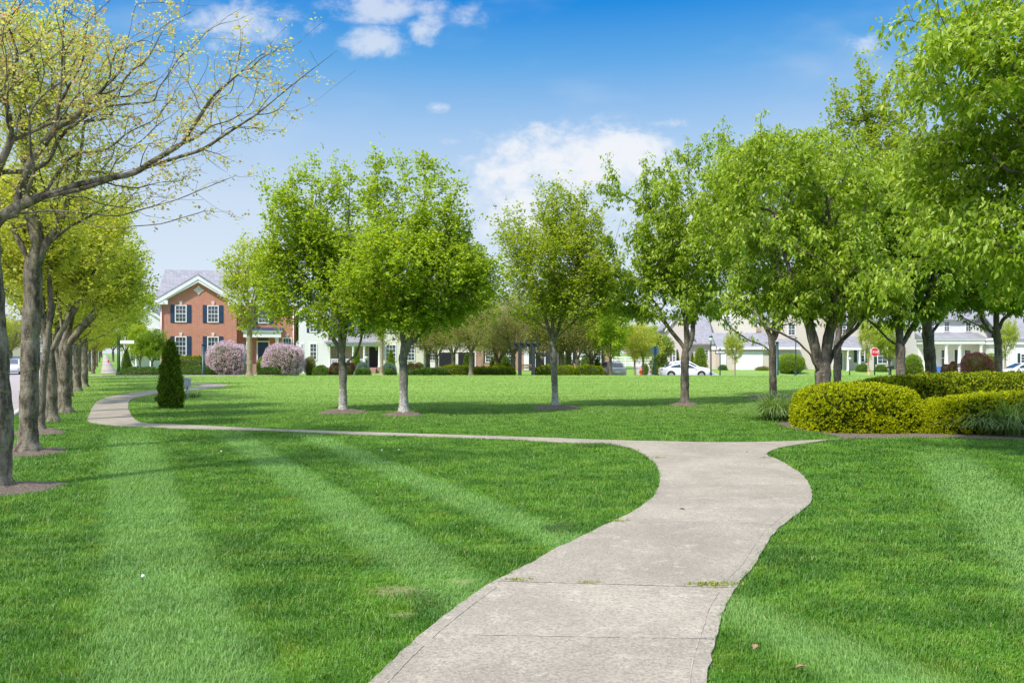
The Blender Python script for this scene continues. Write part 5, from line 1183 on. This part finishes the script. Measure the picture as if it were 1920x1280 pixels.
# ------------------------------------------------------------------ cars
def car(label, x, y, rz, paint, kind='sedan', name='parked_car', group='cars by the kerb', s=1.0):
    t = thing(name, label, 'car', (x, y, ghf(x, y) + .01), rz, group)
    L_, W_ = 4.7, 1.82
    # stations along x (front at +x): x, half width, z bottom, z belt
    if kind == 'sedan':
        st_ = [(-2.35, .70, .42, .86), (-2.25, .82, .30, .98), (-1.8, .89, .24, 1.02), (-1.0, .91, .20, .98), (0, .91, .20, .95), (.9, .91, .20, .92), (1.5, .89, .22, .86), (2.05, .84, .26, .74), (2.35, .66, .36, .60)]
        gh_ = [(-1.95, .99), (-1.15, 1.36), (-.45, 1.45), (.2, 1.42), (1.25, .92)]
    else:
        st_ = [(-2.25, .78, .40, .95), (-2.15, .88, .30, 1.05), (-1.8, .92, .24, 1.08), (-1.0, .93, .22, 1.05), (0, .93, .22, 1.02), (.9, .93, .22, 1.0), (1.5, .91, .24, .95), (2.0, .87, .28, .85), (2.25, .72, .38, .68)]
        gh_ = [(-2.1, 1.08), (-1.75, 1.5), (-.8, 1.62), (.15, 1.56), (1.15, .99)]
    V_ = []
    for (xx_, hw, zb, zt) in st_:
        V_ += [(xx_, -hw * .9, zb), (xx_, -hw, zb + (zt - zb) * .3), (xx_, -hw, zb + (zt - zb) * .7), (xx_, -hw * .93, zt), (xx_, -hw * .5, zt + .03), (xx_, hw * .5, zt + .03), (xx_, hw * .93, zt), (xx_, hw, zb + (zt - zb) * .7), (xx_, hw, zb + (zt - zb) * .3), (xx_, hw * .9, zb)]
    n = 10; fs = [(j * n + i, (j + 1) * n + i, (j + 1) * n + (i + 1) % n, j * n + (i + 1) % n) for j in range(len(st_) - 1) for i in range(n)]
    fs += [tuple(range(n)), tuple(range((len(st_) - 1) * n, len(st_) * n))[::-1]]
    b = MB().add(V_, fs, 0, True)
    zb = np.interp([g[0] for g in gh_], [q[0] for q in st_], [q[3] for q in st_]) + .0
    V_ = []
    for (xx_, zz), z_ in zip(gh_, zb): hw = .80; k = max(0, (zz - z_)) / .5; V_ += [(xx_, -hw, z_ - .02), (xx_, -hw + .17 * k, zz), (xx_, hw - .17 * k, zz), (xx_, hw, z_ - .02)]
    fs = [(j * 4 + i, j * 4 + 4 + i, j * 4 + 5 + i, j * 4 + 1 + i) for j in range(len(gh_) - 1) for i in range(3)]
    b.add(V_, fs, 0, True)
    bd = b.build('body', paint, t); md = bd.modifiers.new('bevel', 'BEVEL'); md.width = .03; md.segments = 2; md.limit_method = 'ANGLE'
    # glass
    def sidewin(sgn):
        V2 = []; xs = [(-1.45, 0), (-.5, 0), (.15, 0), (.85, 0)]
        for xx_, _ in xs:
            zt = np.interp(xx_, [g[0] for g in gh_], [g[1] for g in gh_]); zl = np.interp(xx_, [q[0] for q in st_], [q[3] for q in st_]) + .03; zt = max(zl + .02, zt - .08); k = (zt - zl) / .5
            V2 += [(xx_, sgn * (.80 + .012), zl), (xx_, sgn * (.80 - .17 * k + .012), zt)]
        return V2
    for sgn in (-1, 1):
        V2 = sidewin(sgn)
        for j, (a, c) in enumerate(((0, .97), (1.03, 1.97), (2.0, 3.0))):
            if j == 0: q = [V2[0], V2[2], V2[3], V2[1]]
            elif j == 1: q = [V2[2], V2[4], V2[5], V2[3]]
            else: q = [V2[4], V2[6], V2[7], V2[5]]
            c_ = np.mean(q, axis=0); q = [tuple(c_ + (np.array(p_) - c_) * .93) for p_ in q]
            MB().add(q, [(0, 1, 2, 3)]).build('side_window', 'car_glass', t)
    for (i0, i1, nm_) in ((3, 4, 'windscreen'), (0, 1, 'rear_window')):
        (xa, za), (xb, zb2) = gh_[i0], gh_[i1]; up = Vector((-(zb2 - za), 0, (xb - xa))).normalized() * .012
        hwa, hwb = (.60, .74) if i0 == 3 else (.72, .62)
        q = [(xa, -hwa, za), (xb, -hwb, zb2), (xb, hwb, zb2), (xa, hwa, za)]; c_ = np.mean(q, axis=0)
        q = [tuple(c_ + (np.array(p_) - c_) * .86 + np.array(up)) for p_ in q]; MB().add(q, [(0, 1, 2, 3)]).build(nm_, 'car_glass', t)
    for xx_ in (-1.42, 1.42):
        for sgn in (-1, 1):
            yc_ = sgn * .80; a = [(xx_ + .33 * math.cos(q), .33 + .33 * math.sin(q)) for q in np.linspace(0, 2 * math.pi, 20, endpoint=False)]
            wv = t_ = MB().prism(a, yc_ - .12, yc_ + .12).build('wheel', 'tyre', t)
            a = [(xx_ + .21 * math.cos(q), .33 + .21 * math.sin(q)) for q in np.linspace(0, 2 * math.pi, 16, endpoint=False)]
            y0_, y1_ = (yc_ + .118, yc_ + .13) if sgn > 0 else (yc_ - .13, yc_ - .118)
            MB().prism(a, y0_, y1_).build('rim', 'rim', wv)
            a = [(xx_ + .40 * math.cos(q), .34 + .40 * math.sin(q)) for q in np.linspace(0, math.pi, 14)]
            MB().prism(a, (yc_ + .105) if sgn > 0 else -.925, .925 if sgn > 0 else (yc_ - .105)).build('wheel_arch', 'tyre', t)
    fx, rx = (2.2, -2.3) if kind == 'sedan' else (2.12, -2.2)
    for sgn in (-1, 1):
        y0_, y1_ = sorted((sgn * .5, sgn * .84))
        MB().box(fx - .15, fx + .02, y0_, y1_, .60, .72).build('headlight', 'lamp_clear', t); MB().box(rx - .02, rx + .12, y0_, y1_, .80, .92).build('tail_light', 'lamp_red', t)
        y0_, y1_ = sorted((sgn * .86, sgn * 1.02)); MB().box(.78, .92, y0_, y1_, .96, 1.08).build('mirror', paint, t)
    MB().box(rx - .06, rx - .03, -.26, .26, .62, .75).build('number_plate', 'sign_white', t)
    return t
car('white sedan parked along the street behind the lawn, seen from its side', X(1283, 76), 76, 0, 'car_white')
car('second white car just behind the white sedan, only its roof showing', X(1288, 80.5), 80.5, 0, 'car_white', 'hatch')
car('silver hatchback seen from behind at the end of the back hedge', X(1144, 74), 74, R(100), 'car_silver', 'hatch')
car('white car cut by the right edge, below the white house', X(1915, 76), 76, R(180), 'car_white')
car('dark car hidden behind the large burgundy shrub', X(1822, 80), 80, R(-90), 'car_dark')
DA = math.atan2(1, DIRX) + math.pi
car('white sedan coming down the left road', X(22, 76), 76, DA, 'car_white', name='moving_car', group='cars on the left road')
car('dark blue car at the left edge of the road, nearest of all', X(-14, 62), 62, DA, 'car_dark', group='cars on the left road')
car('dark pickup-like car seen between the first street trunks', X(72, 100), 100, DA, 'car_dark', 'hatch', group='cars on the left road')
car('dark blue hatchback far up the road beside the fourth trunk', X(108, 108), 108, DA, 'car_dark', 'hatch', group='cars on the left road')
car('second dark car behind the white oncoming sedan', X(34, 96), 96, DA, 'car_dark', 'hatch', group='cars on the left road')

# ------------------------------------------------------------------ mulch rings
for px, y, r_ in ((643, 21.6, .66), (757, 20.7, .52), (1041, 23.3, .75), (1284, 24.5, .5), (1450, 29, 1.1), (2, 9.4, .62), (50, 12.8, .58), (76, 16, .5)):
    ring(X(px, y), y, r_, .10 if y > 14 else .06)

# ------------------------------------------------------------------ grass blades
def grass():
    r = np.random.default_rng(5); VV = []; FF = []; k0 = 0
    Hh = lambda y: min(.034, .028 + .0006 * y)
    for y0 in np.concatenate([np.arange(1.8, 6, .3), np.arange(6, 16, .6), np.arange(16, 58, 2.0)]):
        dyb = .3 if y0 < 6 else (.6 if y0 < 16 else 2.0); ym = y0 + dyb / 2
        wd = .0024 + .00036 * ym; hh = Hh(ym)
        dens = min(9000, 3.6 * 1.6 / ym / (wd * hh)); half = .66 * (y0 + dyb) + 1.6
        n = int(dens * 2 * half * dyb)
        x = r.uniform(-half, half, n); y = r.uniform(y0, y0 + dyb, n)
        jx, jy = r.normal(size=(2, n)) * .022
        keep = ~inside(PATH, x + jx, y + jy) & ~inside(bed, x + 3 * jx, y + 3 * jy)
        for (mx_, my_, a, b_) in MUL: keep &= ((x - mx_) / a) ** 2 + ((y - my_) / b_) ** 2 > r.uniform(.45, 1.0, n)
        keep &= x > (-6.1 + DIRX * (y - 9.5) - .98)
        x, y = x[keep], y[keep]; n = len(x)
        if not n: continue
        p2 = np.column_stack([x, y, np.sin(x * 1.3) * .3])
        patch = wob3(p2, 3, 2.2) * .55 + wob3(p2, 4, 6.0) * .6 + wob3(p2, 14, 17.0) * .5
        bare = wob3(p2, 9, 1.7) + .4 * wob3(p2, 10, 6)
        kk = np.ones(n, bool)
        for (bx, by, br) in BARE: kk &= (np.sqrt(((x - bx) / br) ** 2 + ((y - by) / (br * .7)) ** 2) + .25 * bare) > r.uniform(.2, 1.35, n)
        x, y, p2, patch = x[kk], y[kk], p2[kk], patch[kk]; n = len(x)
        h = hh * (1 + .42 * patch) * r.uniform(.55, 1.35, n); h = np.maximum(h, .012) * np.where(r.uniform(size=n) < .03, 1.9, 1.0)
        a = r.uniform(0, 2 * np.pi, n)
        s = x + .5 * y; strp = np.zeros(n)
        for s0, hw in ((.35, .5), (2.35, .4), (3.85, .35), (-1.9, .6)): strp = np.maximum(strp, (np.abs(s - s0) < hw) * 1.0)
        lx = np.cos(a) * .8 + wob3(p2, 6, 1.5) * .3; ly = np.sin(a) * .8 + np.where(strp > 0, .55, -.15)
        sd = np.stack([-np.sin(a), np.cos(a)], 1) * wd / 2 * r.uniform(.7, 1.3, n)[:, None]
        g0 = gh(x, y)
        b0 = np.column_stack([x - sd[:, 0], y - sd[:, 1], g0]); b1 = np.column_stack([x + sd[:, 0], y + sd[:, 1], g0])
        mx_ = x + lx * h * .35; my_ = y + ly * h * .35
        m0 = np.column_stack([mx_ - sd[:, 0] * .8, my_ - sd[:, 1] * .8, g0 + h * .6]); m1 = np.column_stack([mx_ + sd[:, 0] * .8, my_ + sd[:, 1] * .8, g0 + h * .6])
        tp = np.column_stack([x + lx * h, y + ly * h, g0 + h * (1 - .25 * (lx ** 2 + ly ** 2))])
        VV.append(np.stack([b0, b1, m1, m0, tp], 1).reshape(-1, 3)); i = np.arange(n)[:, None] * 5 + k0
        FF.append((i + [0, 1, 2, 3], i + [3, 2, 4])); k0 += 5 * n
    me = mesh_np('grass', np.concatenate(VV), [np.concatenate([f[0] for f in FF]), np.concatenate([f[1] for f in FF])], ['grass_blade'])
    print('grass blades', k0 // 5)
    o = link('grass', me, kind='stuff'); o['label'] = 'short mown lawn grass'
grass()
for k, (px, py, lab) in enumerate([(1490, 1262, 'dry tan leaf on the grass near the bottom right of the path'), (1413, 1227, 'curled tan leaf at the right edge of the path'), (1128, 866, 'small brown leaf lying on the path near the junction'), (1285, 958, 'tiny dark leaf on the path past the bend'), (1402, 849, 'brown leaf on the path beside the right lawn')]):
    x, y = G(px, py); r = np.random.default_rng(k); v, f = leaves(np.array([[0, 0, .03 if k < 2 else .021]]), np.array([[math.cos(k), math.sin(k), .1]]), np.array([[.1, .1, 1.0]]), np.array([.07]), np.array([.035]), .3, True)
    o = link('fallen_leaf', mesh_np('fallen_leaf', v, [f], ['brown_wood'])); o.location = (x, y, 0); tag(o, lab, 'leaf', 'fallen leaves')
# tufts of weeds in the path joints and coarse tufts in the lawn
WT = [tuft_mesh('weed', 46, .055, 81, 'weed_leaf', .004, .035, 3), tuft_mesh('grass_tuft', 420, .13, 82, 'cover_leaf', .006, .10, 4)]
for k, (px, py, s, lab) in enumerate([(973, 1092, .9, 'weed in the wide path joint, left end'), (1105, 1097, .7, 'weed in the wide path joint, middle'), (1330, 1102, 1.3, 'grassy weed in the wide path joint, right part'), (1352, 1102, 1.2, 'grassy weed in the wide path joint at the right edge'),
                                  (1162, 980, .9, 'weed at the left edge where the path starts to bend'), (1236, 860, 1.0, 'weed at the far joint near the path junction'), (1436, 860, .8, 'weed at the right end of the far joint')]):
    x, y = G(px, py); o = link('weed', WT[0]); o.location = (x, y, .018); o.scale = (s * 1.6, s * .7, s * .7); tag(o, lab, 'weed', 'weeds in the path joints')
for k, (px, py, s, lab) in enumerate([(1105, 836, 1.0, 'coarse dark grass tuft beside the path junction'), (1050, 990, .75, 'coarse dark grass tuft left of the path bend'), (800, 1128, .6, 'coarse dark grass tuft beside the bare patch of lawn')]):
    x, y = G(px, py); o = link('grass_tuft', WT[1]); o.location = (x, y, 0); o.scale = (s * 1.5, s, s * .6); o.rotation_euler = (0, 0, k); tag(o, lab, 'grass tuft', 'coarse grass tufts')
for k, (px, py, lab) in enumerate([(716, 850, 'white dandelion clock in the lawn, left of a pair'), (748, 849, 'white dandelion clock in the lawn, right of a pair'), (268, 1094, 'white dandelion clock alone in the left foreground'), (415, 852, 'white dandelion clock between two mowing stripes')]):
    x, y = G(px, py); t = thing('dandelion', lab, 'flower', (x, y, 0), group='dandelion clocks in the lawn'); t.scale = (.75, .75, .6)
    MB().lathe([(.002, 0), (.0015, .07)], n=5).build('stem', 'box_leaf', t)
    MB().lathe([(.003, .072), (.014, .08), (.018, .092), (.014, .104), (.003, .11)], n=8).build('seed_head', 'dandelion_white', t)
